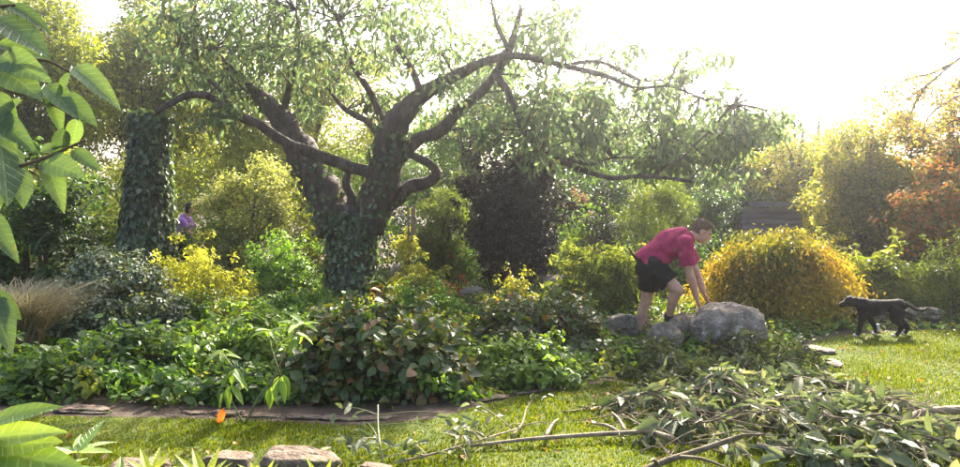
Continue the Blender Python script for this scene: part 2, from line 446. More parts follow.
T_round = [leaf_template('round_leaf', w, f, c, M['russet'], 6, tip=0.4) for w, f, c in ((0.8, 0.22, 0.12), (0.7, 0.3, 0.22), (0.75, 0.12, 0.3))]
T_bright = [leaf_template('bright_leaf', w, f, c, M['broad_bright'], 6, tip=0.8) for w, f, c in ((0.6, 0.25, 0.15), (0.68, 0.18, 0.25), (0.52, 0.3, 0.1))]
T_cut = [leaf_template('wilted_leaf', w, f, c, M['cut'], 7, tip=0.9, wave=0.06) for w, f, c in ((0.42, 0.5, 0.2), (0.36, 0.7, 0.35), (0.48, 0.3, 0.1), (0.30, 0.9, 0.15))]
T_sap = [leaf_template('sapling_leaf', w, f, c, M['broad_bright'], 7, tip=0.8) for w, f, c in ((0.38, 0.3, 0.15), (0.34, 0.4, 0.3))]
T_orange = [leaf_template('orange_leaf', 0.42, 0.3, 0.2, M['orange'], 7)]

# ------------------------------------------------------------------ ground, lawn, grass
def sheet(name, poly, z, mat, kind='structure', label=None):
    o = put(name, mesh_np(name, [(p[0], p[1], z) for p in poly], [list(range(len(poly)))], mat))
    o['kind'] = kind
    return o
ga = [(120 * math.cos(a), 120 * math.sin(a)) for a in np.linspace(0, 2 * math.pi, 64, endpoint=False)]
sheet('ground', ga, 0.0, M['soil'])
edge_px = [(-60, 419), (60, 417), (160, 418), (260, 422), (350, 426), (430, 420), (490, 404), (545, 392), (600, 383), (660, 374), (740, 362), (800, 348), (836, 336), (900, 331), (960, 331), (1060, 333)]
edge = [G(x, y).xy for x, y in edge_px]
lawn_poly = [Vector((-5.0, 4.9))] + edge + [Vector((9.0, 8.3)), Vector((9.0, 1.0)), Vector((-5.0, 1.0))]
sheet('lawn', lawn_poly, 0.004, M['turf'])
def in_poly(x, y, poly):
    c = np.zeros(len(x), bool)
    j = len(poly) - 1
    for i in range(len(poly)):
        xi, yi, xj, yj = poly[i][0], poly[i][1], poly[j][0], poly[j][1]
        k = ((yi > y) != (yj > y)) & (x < (xj - xi) * (y - yi) / (yj - yi + 1e-12) + xi)
        c ^= k
        j = i
    return c
def grass(n):
    y = rng.uniform(3.0, 9.0, n); x = rng.uniform(-0.85, 0.95, n) * (y + 0.6)
    k = in_poly(x, y, lawn_poly)
    x, y = x[k], y[k]; n = len(x)
    h = rng.uniform(0.010, 0.030, n) * (1 + 0.5 * np.sin(x * 3.1) * np.sin(y * 2.7 + 1))
    w = rng.uniform(0.003, 0.006, n)
    a = rng.uniform(0, 6.28, n); ln = rng.uniform(0.0, 0.7, n) * h; b = rng.uniform(0, 6.28, n)
    s = np.stack([np.cos(a) * w, np.sin(a) * w, np.zeros(n)], 1)
    p = np.stack([x, y, np.full(n, 0.002)], 1)
    t = p + np.stack([np.cos(b) * ln, np.sin(b) * ln, h], 1)
    V = np.stack([p - s, p + s, t], 1).reshape(-1, 3)
    F = np.arange(3 * n).reshape(-1, 3)
    o = put('grass', mesh_np('grass', V, F, M['grass'], rnd=rng.random(n)))
    tag(o, 'short green lawn grass running round the brush pile to the dog', 'grass', kind='stuff')
grass(330000)
def litter(n):
    y = rng.uniform(4.0, 8.6, n); x = rng.uniform(-0.7, 0.8, n) * y
    k = in_poly(x, y, lawn_poly) & ((x > 0.4) | (rng.random(n) < 0.35))
    x, y = x[k], y[k]; n = len(x)
    V, F, q = leaf_geo(np.stack([x, y, rng.uniform(0.02, 0.045, n)], 1), rvec(n) * (1, 1, 0.25), np.tile((0, 0, 1.0), (n, 1)) + rvec(n) * 0.4, rng.uniform(0.03, 0.07, n), rng.uniform(0.02, 0.04, n), 0.3, 0.2, 'oval')
    o = put('leaf_litter', mesh_np('leaf_litter', V, F, M['litter'], rnd=np.repeat(rng.random(n), q)))
    tag(o, 'small brown fallen leaves scattered over the lawn', 'leaf litter', kind='stuff')
litter(420)

# ------------------------------------------------------------------ trees and shrubs
def tree(name, label, x0, x1, ytop, ylow, Y, mat, n, L, W, trunk_r=0.12, ry=None, k=46, cr=None, cat='tree', group=None, up=0.5, droop=0.35, shape='diamond', shell=(0.45, 1.0), lean=0.0):
    xa, xb = WX(x0, Y), WX(x1, Y)
    zt, zl = HZ(ytop, Y), max(0.25, HZ(ylow, Y))
    c = np.array(((xa + xb) / 2, Y, (zt + zl) / 2)); r = np.array(((xb - xa) / 2, ry or (xb - xa) / 2 * 0.8, (zt - zl) / 2))
    root = thing(name, label, cat, (c[0] + lean, Y, 0), group)
    cr = cr or 0.26 * min(r[0], r[2])
    cl = ell_clumps(k, c, np.maximum(r - cr * 0.6, 0.1), cr, shell=shell)
    tb = MB()
    mid = c + np.array((0, 0, -r[2] * 0.1))
    tb.tube([(c[0] + lean, Y, -0.02), (c[0] + lean * 0.6 + trunk_r * 0.5, Y + 0.05, mid[2] * 0.45), tuple(mid), tuple(c + np.array((0.1, 0, r[2] * 0.7)))], [trunk_r * 1.25, trunk_r, trunk_r * 0.7, trunk_r * 0.2], 8, 4, 0.12)
    for i in rng.permutation(len(cl))[:min(14, len(cl))]:
        e = cl[i, :3]; t = rng.uniform(0.35, 0.95)
        s = np.array((c[0] + lean * (1 - t), Y, mid[2] * t))
        m_ = (s + e) / 2 + np.array((0, 0, 0.15 * r[2])) + rng.normal(size=3) * 0.08 * r
        tb.tube([s, m_, e], [trunk_r * 0.42, trunk_r * 0.25, trunk_r * 0.07], 5, 3, 0.05)
    part('trunk', tb.v, tb.f, M['bark'], root, smooth=True)
    Pn, D, N = clump_leaves(cl, max(4, n // len(cl)), up, droop)
    m = len(Pn)
    leaf_cloud('crown', Pn, D, N, L * rng.uniform(0.6, 1.25, m), W * rng.uniform(0.7, 1.2, m), mat, root, shape=shape)
    return root
def shrub(name, label, x0, x1, ytop, Y, mat, n, L, W, ry=None, k=40, cr=None, cat='shrub', group=None, up=0.6, droop=0.3, shape='diamond', parts=0, templates=None, zbase=0.0, dome=True, ragged=True, fold=0.25, shell=(0.55, 1.0), stems=6, lift=0.0, fmat=None):
    xa, xb = WX(x0, Y), WX(x1, Y)
    zt = HZ(ytop, Y)
    ry = ry or (xb - xa) / 2 * 0.8
    c = np.array(((xa + xb) / 2, Y, zbase + lift)); rx = (xb - xa) / 2
    h = zt - zbase - lift
    cr = cr or 0.3 * min(rx, h)
    root = thing(name, label, cat, (c[0], Y, zbase), group)
    if dome:
        cl = ell_clumps(k, c, (rx - cr * 0.55, ry - cr * 0.5, h - cr * 0.6), cr, zmin=-0.02, shell=shell)
        cl[:, 2] = np.maximum(cl[:, 2], zbase + cr * 0.45)
    else:
        cl = ell_clumps(k, c + (0, 0, h / 2), (rx - cr * 0.55, ry - cr * 0.5, h / 2 - cr * 0.5), cr, shell=shell)
    sb = MB()
    for i in rng.permutation(len(cl))[:stems]:
        e = cl[i, :3]
        s = np.array((c[0] + rng.uniform(-.2, .2) * rx, Y + rng.uniform(-.2, .2) * ry, zbase - 0.02))
        m_ = (s + e) / 2 + np.array(((s[0] - e[0]) * 0.2, 0, 0.1 * h))
        rr = max(0.007, 0.018 * h + 0.004)
        sb.tube([s, m_, e], [rr, rr * 0.7, rr * 0.25], 5, 3)
    part('stem', sb.v, sb.f, M['twig'], root, smooth=True)
    Pn, D, N = clump_leaves(cl, max(4, n // len(cl)), up, droop, flat=0.8)
    c2 = ell_clumps(max(6, k // 2) if ragged else 2, c if dome else c + (0, 0, h / 2), (rx, ry, h if dome else h / 2), cr * 0.38, zmin=0.05 if dome else -0.9, shell=(0.96, 1.14))
    P2, D2, N2 = clump_leaves(c2, max(3, n // len(cl) // 6), up, droop, flat=1.3)
    Pn, D, N = np.concatenate([Pn, P2]), np.concatenate([D, D2]), np.concatenate([N, N2])
    ok = Pn[:, 2] > zbase + 0.01
    Pn, D, N = Pn[ok], D[ok], N[ok]
    m = len(Pn)
    Ls = L * rng.uniform(0.5, 1.45, m)
    if parts:
        out = (Pn - c) / np.array((rx, ry, h))
        score = np.linalg.norm(out, axis=1) - 0.9 * out[:, 1] + 0.25 * rng.random(m)
        idx = np.argsort(-score)[:parts * 2]
        idx = rng.permutation(idx)[:parts]
        leaf_objects(root, templates, Pn[idx], D[idx], nrm(N[idx] + np.array((0, -0.5, 0.2))), Ls[idx] * 1.1)
        keep = np.ones(m, bool); keep[idx] = False
        Pn, D, N, Ls = Pn[keep], D[keep], N[keep], Ls[keep]; m = len(Pn)
    leaf_cloud('foliage', Pn, D, N, Ls, W / L * Ls * rng.uniform(0.85, 1.1, m), mat, root, shape=shape, fold=fold)
    return root
def blades(name, label, cat, px, py, Y, mat, n, h, w, spread, lean, sag, seg=5, zbase=0.0, ecc=1.0):
    """a clump of arching strap leaves"""
    c = np.array((WX(px, Y), Y, zbase))
    root = thing(name, label, cat, c)
    a = rng.uniform(0, 2 * math.pi, n); rr = spread * np.sqrt(rng.random(n))
    b = c + np.stack([np.cos(a) * rr * ecc, np.sin(a) * rr, np.full(n, 0.0)], 1)
    az = a + rng.normal(size=n) * 1.2
    d = np.stack([np.cos(az), np.sin(az), np.zeros(n)], 1)
    s = np.stack([-np.sin(az), np.cos(az), np.zeros(n)], 1)
    H = h * rng.uniform(0.6, 1.1, n); ln = lean * rng.uniform(0.2, 1.2, n) * H
    V = []
    for i in range(seg + 1):
        t = i / seg
        p = b + d * (ln * t * t)[:, None] + np.array((0, 0, 1.0)) * (H * (t - sag * t ** 3))[:, None]
        ww = (w * (1 - t ** 2.2) * 0.5 + 0.0006)
        V += [p - s * ww, p + s * ww]
    V = np.stack(V, 1)
    m = 2 * (seg + 1)
    base = np.arange(n)[:, None] * m
    F = np.stack([base + np.array((2 * i, 2 * i + 1, 2 * i + 3, 2 * i + 2)) for i in range(seg)], 1).reshape(-1, 4)
    part('foliage', V.reshape(-1, 3), F, mat, root, rnd=np.repeat(rng.random(n), seg), kind='stuff')
    return root

# far wood beyond the garden
def far_wood():
    k = 300
    a = np.radians(rng.uniform(-62, 62, k)); d = rng.uniform(34, 44, k)
    cl = np.stack([np.sin(a) * d, np.cos(a) * d, rng.uniform(0.3, 1.0, k) ** 0.8 * (4.6 - 2.6 * np.clip((a - 0.1) * 2.2, 0, 1)), rng.uniform(1.0, 1.9, k)], 1)
    Pn, D, N = clump_leaves(cl, 170, 0.5, 0.3)
    V, F, q = leaf_geo(Pn, D, N, rng.uniform(0.18, 0.36, len(Pn)), rng.uniform(0.12, 0.22, len(Pn)))
    o = put('distant_wood', mesh_np('distant_wood', V, F, M['midgreen'], rnd=np.repeat(rng.random(len(Pn)), q)))
    tag(o, 'green mass of far trees closing the view behind the garden', 'wood', kind='stuff')
far_wood()

def understorey(label, x0, x1, Ya, Yb, zt0, zt1, mat, k, per, L):
    cl = []
    for _ in range(k):
        Y = rng.uniform(Ya, Yb); px = rng.uniform(x0, x1)
        t = (px - x0) / (x1 - x0)
        top = (zt0 * (1 - t) + zt1 * t) * (0.8 + 0.35 * mnoise.noise(Vector((px * 0.012, Y, 3.0))) + 0.1)
        cl.append((WX(px, Y), Y, top * rng.random() ** 0.7, rng.uniform(0.35, 0.8)))
    Pn, D, N = clump_leaves(np.array(cl), per, 0.5, 0.3)
    Pn[:, 2] = np.maximum(Pn[:, 2], 0.02)
    n = len(Pn)
    V, F, q = leaf_geo(Pn, D, N, L * rng.uniform(0.6, 1.3, n), L * 0.5 * rng.uniform(0.7, 1.2, n))
    o = put('understorey', mesh_np('understorey', V, F, M[mat], rnd=np.repeat(rng.random(n), q)))
    tag(o, label, 'undergrowth', kind='stuff')
understorey('mass of pale yellow green undergrowth behind the person in lilac', -140, 330, 15.2, 19, 2.6, 2.9, 'yellowgreen', 170, 150, 0.11)
understorey('mass of mid green undergrowth behind the big trunk and dark column', 300, 640, 15.0, 18, 2.6, 2.5, 'midgreen', 130, 150, 0.11)
understorey('mass of dark green undergrowth behind the man in shorts', 560, 760, 15.0, 17.5, 2.4, 2.0, 'deepgreen', 90, 150, 0.11)
understorey('mass of olive undergrowth along the right side behind the dog', 822, 1120, 12.6, 16, 1.7, 2.6, 'olive', 130, 150, 0.10)

understorey('low yellow green thicket between the pale dogwood and the big trunk', 205, 345, 13.6, 15.4, 1.5, 1.4, 'yellowgreen', 46, 130, 0.09)
understorey('low fresh green thicket behind the bank right of the big trunk', 385, 640, 13.2, 15.2, 1.2, 1.4, 'bright', 70, 130, 0.09)
understorey('low mid green thicket between the man in shorts and the shed', 630, 728, 11.4, 13.2, 0.9, 0.95, 'midgreen', 36, 130, 0.08)
understorey('low green thicket round the foot of the dark laurel at the left', -60, 215, 12.8, 14.6, 1.3, 1.1, 'bright', 60, 130, 0.09)
def carpet():
    n = 90000
    y = rng.uniform(5.2, 15.5, n); x = rng.uniform(-0.82, 0.85, n) * y
    gx = np.array([e.x for e in edge]); gy = np.array([e.y for e in edge])
    k = ~in_poly(x, y, lawn_poly)
    dist = np.min(np.hypot(x[:, None] - np.interp(np.linspace(0, 1, 60), np.linspace(0, 1, len(gx)), gx)[None], y[:, None] - np.interp(np.linspace(0, 1, 60), np.linspace(0, 1, len(gy)), gy)[None]), axis=1)
    k &= dist > 0.03 + 0.14 * rng.random(n)
    k &= rng.random(n) < np.clip(1.2 - y / 16, 0.3, 1)
    x, y, dist = x[k], y[k], dist[k]; n = len(x)
    hn = np.array([mnoise.noise(Vector((a * 1.5, b * 1.5, 0))) for a, b in zip(x, y)])
    top = np.clip(0.14 + 0.22 * hn, 0.03, 0.4) * np.clip(dist * 2.2, 0.15, 1)
    z = top * rng.random(n) ** 0.6 + 0.01
    Pn = np.stack([x, y, z], 1); D = nrm(rvec(n) + (0, -0.2, -0.1)); N = nrm(rvec(n) * 0.6 + (0, -0.15, 1))
    L = rng.uniform(0.05, 0.095, n)
    mi = np.array([mnoise.noise(Vector((a * 0.9 + 9, b * 0.9, 4))) for a, b in zip(x, y)])
    for nm, sel, mt in (('green', mi < 0.02, 'midgreen'), ('yellow', (mi >= 0.02) & (mi < 0.22), 'yellowgreen'), ('bright', mi >= 0.22, 'bright')):
        V, F, q = leaf_geo(Pn[sel], D[sel], N[sel], L[sel], L[sel] * 0.6, shape='oval')
        o = put('ground_cover', mesh_np('ground_cover', V, F, M[mt], rnd=np.repeat(rng.random(int(sel.sum())), q)))
        tag(o, {'green': 'mid green leafy ground cover filling the borders between the shrubs', 'yellow': 'yellow green leafy ground cover filling the borders between the shrubs', 'bright': 'bright fresh green ground cover filling the borders between the shrubs'}[nm], 'ground cover', kind='stuff')
carpet()

TG = 'background trees'
tree('broadleaf_tree', 'tall pale green tree behind the overhanging leaves at the far left', -70, 130, -40, 200, 19, M['yellowgreen'], 34000, 0.15, 0.07, 0.2, k=150, group=TG)
tree('broadleaf_tree', 'pale green tall tree rising behind the ivy covered stump', 80, 245, -25, 200, 22, M['yellowgreen'], 34000, 0.15, 0.075, 0.2, k=150, group=TG)
tree('broadleaf_tree', 'light yellow green tree seen through the left fork of the big tree', 190, 430, 15, 240, 20, M['yellowgreen'], 36000, 0.13, 0.065, 0.2, k=150, group=TG)
tree('broadleaf_tree', 'mid green tree behind the right stem of the big tree', 385, 560, 45, 245, 18.5, M['bright'], 18000, 0.12, 0.06, 0.16, group=TG)
tree('broadleaf_tree', 'dark green tree between the dark column and the feathery conifer', 500, 680, 92, 250, 19.5, M['midgreen'], 18000, 0.13, 0.07, 0.18, group=TG)
tree('broadleaf_tree', 'shaded grey green tree above the head of the man in shorts', 610, 770, 105, 250, 17.5, M['midgreen'], 18000, 0.12, 0.055, 0.16, group=TG)
tree('broadleaf_tree', 'green tree standing just behind the boarded shed', 715, 820, 126, 240, 17.5, M['midgreen'], 9000, 0.11, 0.06, 0.14, group=TG)
tree('broadleaf_tree', 'olive gold bushy tree between the shed and the autumn tree', 795, 935, 98, 285, 13.2, M['olive'], 22000, 0.085, 0.045, 0.14, k=90, cr=0.36, group=TG, shell=(0.3, 1.12))
tree('autumn_tree', 'tree with yellow and orange autumn leaves at the right edge of the picture', 872, 1020, 74, 280, 12.3, M['autumn'], 20000, 0.085, 0.05, 0.13, k=80, cr=0.34, group=TG, shell=(0.3, 1.12))
shrub('red_shrub', 'red leaved shrub below the autumn tree at the right', 880, 990, 150, 11.0, M['red'], 5000, 0.075, 0.042, dome=False, k=44, cr=0.24, shell=(0.3, 1.1), group='shrubs in the borders')
def bare_bough():
    Y = 11.0
    x = WX(1046, Y)
    root = thing('bare_tree', 'thin bare branches reaching down from the top right corner', 'tree', (x, Y, 0), TG)
    def q(px, py, dy=0.0): return np.array(P(px, py, Y + dy))
    b = MB().tube([(x, Y, -0.03), (x - 0.05, Y, 1.5), (x + 0.05, Y, 3.0), (x, Y, 4.6), (x - 0.1, Y, 5.6)], [0.13, 0.11, 0.09, 0.06, 0.03], 9, 4, 0.1)
    part('trunk', b.v, b.f, M['bark'], root, smooth=True)
    tips = []
    for pl in ([(1044, 10), (990, 38), (955, 62), (926, 86), (900, 104), (876, 118)], [(955, 62), (930, 74), (905, 80), (884, 96)], [(1044, 60), (990, 84), (950, 100), (928, 118), (922, 140)], [(926, 86), (915, 104), (908, 124)], [(1044, 100), (1000, 110), (960, 118), (935, 132)], [(1044, -20), (1000, 10), (965, 30), (940, 40)]):
        p = [q(a, c, rng.normal() * 0.15) for a, c in pl]
        b = MB().tube(p, list(np.linspace(0.026, 0.006, len(p))), 6, 4, 0.1); part('branch', b.v, b.f, M['bark'], root, smooth=True)
        sp = np.array(smooth_path(p, 0.01, 5)[0])
        t = MB()
        for _ in range(14):
            a = sp[rng.integers(len(sp) // 4, len(sp))]; e = a + rng.normal(size=3) * (0.22, 0.2, 0.16) + (-0.1, 0, -0.05)
            t.tube([a, (a + e) / 2 + rng.normal(size=3) * 0.03, e], [0.006, 0.004, 0.002], 4, 3); tips.append(e); tips.append((a + e) / 2)
        part('twig', t.v, t.f, M['bark'], root, kind='stuff')
    tips = np.repeat(np.array(tips), 14, 0); n = len(tips)
    leaf_cloud('crown', tips + rng.normal(size=(n, 3)) * 0.08, rvec(n) + (0, 0, -0.5), rvec(n), rng.uniform(0.04, 0.08, n), rng.uniform(0.02, 0.035, n), M['autumn'], root)
bare_bough()
tree('broadleaf_tree', 'airy green and gold tree filling the gap right of the shed', 728, 868, 104, 235, 16.0, M['olive'], 12000, 0.09, 0.045, 0.09, k=80, cr=0.4, group=TG, shell=(0.3, 1.15))
tree('broadleaf_tree', 'hazy pale olive tree rising behind the shed and the red roof', 740, 890, 92, 240, 24, M['olive'], 13000, 0.13, 0.065, 0.16, k=70, group=TG, shell=(0.3, 1.1))
tree('broadleaf_tree', 'green tree mostly outside the picture beyond the right edge', 985, 1180, 20, 240, 15, M['olive'], 9000, 0.12, 0.06, 0.16, group=TG)
tree('broadleaf_tree', 'green tree mostly outside the picture beyond the left edge', -300, -60, -40, 230, 15, M['midgreen'], 9000, 0.14, 0.07, 0.18, group=TG)

# ------------------------------------------------------------------ buildings glimpsed between the trees
M['board'] = solid_mat('dark_boards', [(0.07, 0.06, 0.08), (0.13, 0.12, 0.15), (0.19, 0.175, 0.21)], 6, 0.75, 0.4, 0.01, stretch=(0.3, 1, 4))
M['felt'] = solid_mat('roof_felt', [(0.03, 0.03, 0.033), (0.06, 0.058, 0.06)], 10, 0.9, 0.4, 0.01)
M['tile'] = solid_mat('red_roof_tile', [(0.28, 0.10, 0.06), (0.42, 0.17, 0.10), (0.5, 0.24, 0.15)], 3, 0.85, 0.5, 0.03)
M['render'] = solid_mat('cream_render', [(0.55, 0.5, 0.42), (0.68, 0.63, 0.54)], 3, 0.9, 0.3, 0.01)
M['glass'] = solid_mat('window_glass', [(0.03, 0.04, 0.05), (0.05, 0.06, 0.07)], 2, 0.1, 0, spec=0.6)
M['whitewood'] = solid_mat('white_paint', [(0.7, 0.7, 0.68), (0.8, 0.8, 0.78)], 6, 0.5, 0.1, 0.003)
def shed():
    Y = 13.6
    xa, xb = WX(742, Y), WX(803, Y)
    xc, hw = (xa + xb) / 2, (xb - xa) / 2
    r = thing('shed', 'low shed of dark horizontal boards with flat roof behind the weeping maple', 'shed', (xc, Y + 0.6, 0))
    core = MB().box((xc, Y + 0.62, 0.72), (hw - 0.03, 0.56, 0.72))
    part('wall', core.v, core.f, M['felt'], r)
    bh = 0.105
    for i in range(14):
        z = 0.06 + i * bh
        for s, (cx, cy, hx, hy) in enumerate(((xc, Y + 0.035, hw, 0.012), (xb - 0.012, Y + 0.62, 0.012, 0.55), (xa + 0.012, Y + 0.62, 0.012, 0.55))):
            b = MB().box((cx + rng.normal() * 0.004, cy - (0.004 if s == 0 else 0), z), (hx, hy, bh * 0.42), 0, 0, 0.003)
            part('plank', b.v, b.f, M['board'], r)
    z = 0.06 + 14 * bh
    b = MB().box((xc + 0.05, Y + 0.6, z + 0.03), (hw * 0.95, 0.72, 0.03)); part('roof', b.v, b.f, M['felt'], r)
    b = MB().box((xc + 0.05, Y - 0.135, z + 0.02), (hw * 0.95, 0.012, 0.05)); part('fascia', b.v, b.f, M['board'], r)
shed()
def house():
    Y = 33.0
    xa, xb = WX(792, Y), WX(835, Y)
    ze, zr = HZ(190, Y), HZ(176, Y)
    xc, hw = (xa + xb) / 2, (xb - xa) / 2
    r = thing('house', 'red tiled roof of a distant house glimpsed above the shed', 'house', (xc, Y + 2, 0))
    b = MB().box((xc, Y + 2, ze / 2), (hw, 2, ze / 2)); w = part('wall', b.v, b.f, M['render'], r)
    for sx in (-0.5, 0.5):
        b = MB().box((xc + sx * hw, Y - 0.02, ze * 0.55), (0.3, 0.05, 0.4)); wi = part('window', b.v, b.f, M['whitewood'], r)
        b = MB().box((xc + sx * hw, Y - 0.075, ze * 0.55), (0.25, 0.01, 0.35)); part('pane', b.v, b.f, M['glass'], wi)
    rf = None
    for side in (-1, 1):
        nrow = 8
        for i in range(nrow):
            t0, t1 = i / nrow, (i + 1.15) / nrow
            y0, y1 = Y + 2 + side * (2.25 * (1 - t0)), Y + 2 + side * (2.25 * (1 - t1))
            z0, z1 = ze - 0.1 + (zr - ze + 0.1) * t0, ze - 0.1 + (zr - ze + 0.1) * min(t1, 1.0)
            V = [(xa - .2, y0, z0 + .04), (xb + .2, y0, z0 + .04), (xb + .2, y1, z1), (xa - .2, y1, z1), (xa - .2, y0, z0), (xb + .2, y0, z0), (xb + .2, y1, z1 - .03), (xa - .2, y1, z1 - .03)]
            part('tile_course', V, [(0, 1, 2, 3), (7, 6, 5, 4), (0, 4, 5, 1), (1, 5, 6, 2), (3, 2, 6, 7), (0, 3, 7, 4)], M['tile'], r)
    zc = HZ(166, Y)
    b = MB().box((xa + 0.25, Y + 2, (zr + zc) / 2 - 0.2), (0.2, 0.3, (zc - zr) / 2 + 0.2)); b.box((xa + 0.25, Y + 2, zc + 0.03), (0.25, 0.35, 0.05))
    part('chimney', b.v, b.f, M['tile'], r)
house()

# ------------------------------------------------------------------ the big tree
def big_tree():
    Y0 = 11.2
    root = thing('ornamental_tree', 'big spreading old tree with ivy clad forked trunk in the middle of the garden', 'tree', (WX(352, Y0), Y0, 0))
    s = Y0 / FPX
    def path(pl, Ys):
        n = len(pl)
        if np.isscalar(Ys): Ys = [Ys] * n
        elif len(Ys) == 2: Ys = np.linspace(Ys[0], Ys[1], n)
        return [np.array(P(x, y, Yv)) for (x, y), Yv in zip(pl, Ys)]
    tr = path([(355, 318), (353, 290), (352, 255), (352, 225), (354, 205)], Y0)
    tr[0][2] = -0.05
    t = MB().tube(tr, [0.46, 0.39, 0.36, 0.37, 0.32], 20, 8, 0.2)
    trunk = part('trunk', t.v, t.f, M['bark'], root, smooth=True)
    limbs = []
    def limb(pl, Ys, r0, r1, sides=10, mid=None):
        p = path(pl, Ys)
        rad = list(r0) if hasattr(r0, '__len__') else list(np.linspace(r0, r1, len(p)))
        b = MB().tube(p, rad, sides, 6, 0.24)
        part('limb', b.v, b.f, M['bark'], root, smooth=True)
        limbs.append((p, rad))
    limb([(338, 232), (328, 200), (313, 172), (297, 145), (282, 120), (262, 98), (238, 78), (212, 50), (190, 25)], (11.2, 12.2), [0.31, 0.295, 0.27, 0.24, 0.19, 0.13, 0.09, 0.055, 0.03], 0.04, 14)   # left stem
    limb([(366, 228), (378, 195), (386, 165), (390, 140), (402, 115), (422, 95), (455, 76), (490, 60), (520, 56), (565, 66), (606, 76), (636, 88), (668, 86), (700, 97), (735, 104)], (11.2, 9.4), [0.31, 0.29, 0.265, 0.245, 0.19, 0.12, 0.085, 0.064, 0.054, 0.043, 0.033, 0.026, 0.018, 0.010, 0.005], 0.01, 12)  # right stem
    limb([(398, 166), (375, 172), (348, 166), (318, 155), (285, 142), (258, 124), (232, 114), (212, 98), (190, 95), (170, 104), (157, 113)], (11.0, 9.6), 0.11, 0.035)  # low limb crossing to the left
    limb([(372, 214), (393, 202), (410, 187), (428, 182), (436, 174), (430, 164), (416, 157), (404, 152)], (11.2, 10.9), [0.14, 0.12, 0.105, 0.10, 0.085, 0.07, 0.06, 0.05], 0.05)   # crooked elbow branch
    limb([(386, 172), (400, 157), (418, 140), (440, 131), (456, 113), (480, 93), (496, 74), (509, 50), (516, 28), (521, 8)], (11.1, 10.2), 0.13, 0.035)
    limb([(388, 160), (381, 140), (368, 122), (346, 110), (330, 92)], (11.2, 11.8), 0.09, 0.03)
    limb([(345, 222), (352, 200), (346, 184), (350, 168)], (11.0, 10.9), 0.10, 0.04)
    limb([(496, 74), (512, 100), (524, 130), (545, 150), (566, 163), (588, 172), (612, 178), (645, 176), (690, 181)], (10.3, 9.0), 0.06, 0.022)
    limb([(545, 150), (570, 160), (592, 164), (612, 158), (656, 158)], (9.9, 9.3), 0.035, 0.012, 7)
    limb([(650, 177), (668, 166), (682, 158), (694, 146)], (9.15, 8.9), 0.025, 0.01, 6)
    limb([(560, 66), (600, 62), (640, 80), (680, 78)], (10.2, 10.8), 0.035, 0.012, 7)
    limb([(500, 60), (515, 40), (540, 22), (575, 8)], (10.3, 11.0), 0.04, 0.014, 7)
    limb([(509, 50), (498, 28), (492, 4), (488, -20)], (10.3, 10.4), 0.04, 0.014, 7)
    limb([(422, 95), (410, 66), (392, 38), (380, 6)], (11, 11.5), 0.07, 0.02, 8)
    limb([(390, 140), (372, 96), (350, 60), (338, 20)], (11.2, 10.4), 0.07, 0.02, 8)
    limb([(282, 120), (290, 84), (300, 50), (296, 10)], (11.8, 11.2), 0.07, 0.02, 8)
    limb([(232, 114), (222, 92), (198, 70), (178, 48)], (10.0, 10.6), 0.05, 0.015, 8)
    # crown: drooping leaf sprays around twig ends
    cl = []
    def mass(n, x0, x1, y0, y1, Ya, Yb, r0, r1):
        for _ in range(n):
            x, y = rng.uniform(x0, x1), rng.uniform(y0, y1)
            p = P(x, y, rng.uniform(Ya, Yb))
            cl.append((*p, rng.uniform(r0, r1)))
    mass(34, 160, 310, -5, 68, 9.4, 13.2, 0.28, 0.5)
    mass(18, 160, 260, 60, 100, 11.5, 13.2, 0.2, 0.4)
    mass(52, 240, 450, -10, 66, 9.4, 13.2, 0.28, 0.5)
    mass(14, 300, 430, 85, 112, 11.6, 12.8, 0.15, 0.3)
    mass(34, 190, 430, -70, -5, 9.8, 13.0, 0.3, 0.5)
    mass(38, 430, 570, 10, 125, 9.6, 12.4, 0.22, 0.45)
    mass(16, 480, 560, 85, 150, 9.4, 12.2, 0.2, 0.4)
    mass(36, 530, 700, 92, 168, 8.9, 11.6, 0.16, 0.40)
    mass(24, 640, 740, 110, 182, 8.6, 10.8, 0.14, 0.34)
    mass(6, 735, 790, 108, 150, 8.8, 10.4, 0.12, 0.24)
    mass(12, 720, 785, 112, 148, 8.8, 10.2, 0.14, 0.26)
    mass(18, 540, 740, 45, 105, 9.4, 11.8, 0.16, 0.36)
    mass(5, 205, 240, 95, 125, 9.5, 10.4, 0.16, 0.24)
    cl = np.array(cl)
    tw = MB()
    lp = np.concatenate([np.array(p) for p, _ in limbs[:]], 0)
    for c in cl:
        d = np.linalg.norm(lp - c[:3], axis=1) + 0.35 * np.maximum(lp[:, 2] - c[2], 0)
        a = lp[np.argmin(d)]
        e = c[:3]
        mdl = (a + e) / 2 + rng.normal(size=3) * 0.08 + np.array((0, 0, 0.08))
        tw.tube([a, mdl, e], [0.016, 0.011, 0.004], 4, 3)
        for _ in range(5):
            tw.tube([mdl * 0.5 + e * 0.5, e + rng.normal(size=3) * c[3] * 0.8 + (0, 0, -0.1)], [0.006, 0.002], 3, 2)
    part('twig', tw.v, tw.f, M['bark'], root, kind='stuff')
    per = 46
    c4 = np.repeat(cl, per, axis=0); n = len(c4)
    u = rvec(n) * (rng.random(n) ** 0.36)[:, None]
    Pn = c4[:, :3] + u * c4[:, 3:4] * np.array((1.25, 1.25, 0.8))
    D = nrm(rvec(n) * 0.8 + u * 0.35 + np.array((0, 0, -0.75)))
    N = nrm(rvec(n) + np.array((0, -0.3, 0.5)))
    leaf_cloud('crown', Pn, D, N, rng.uniform(0.06, 0.20, n), rng.uniform(0.034, 0.07, n), M['crown'], root, shape='oval', curl=0.3)
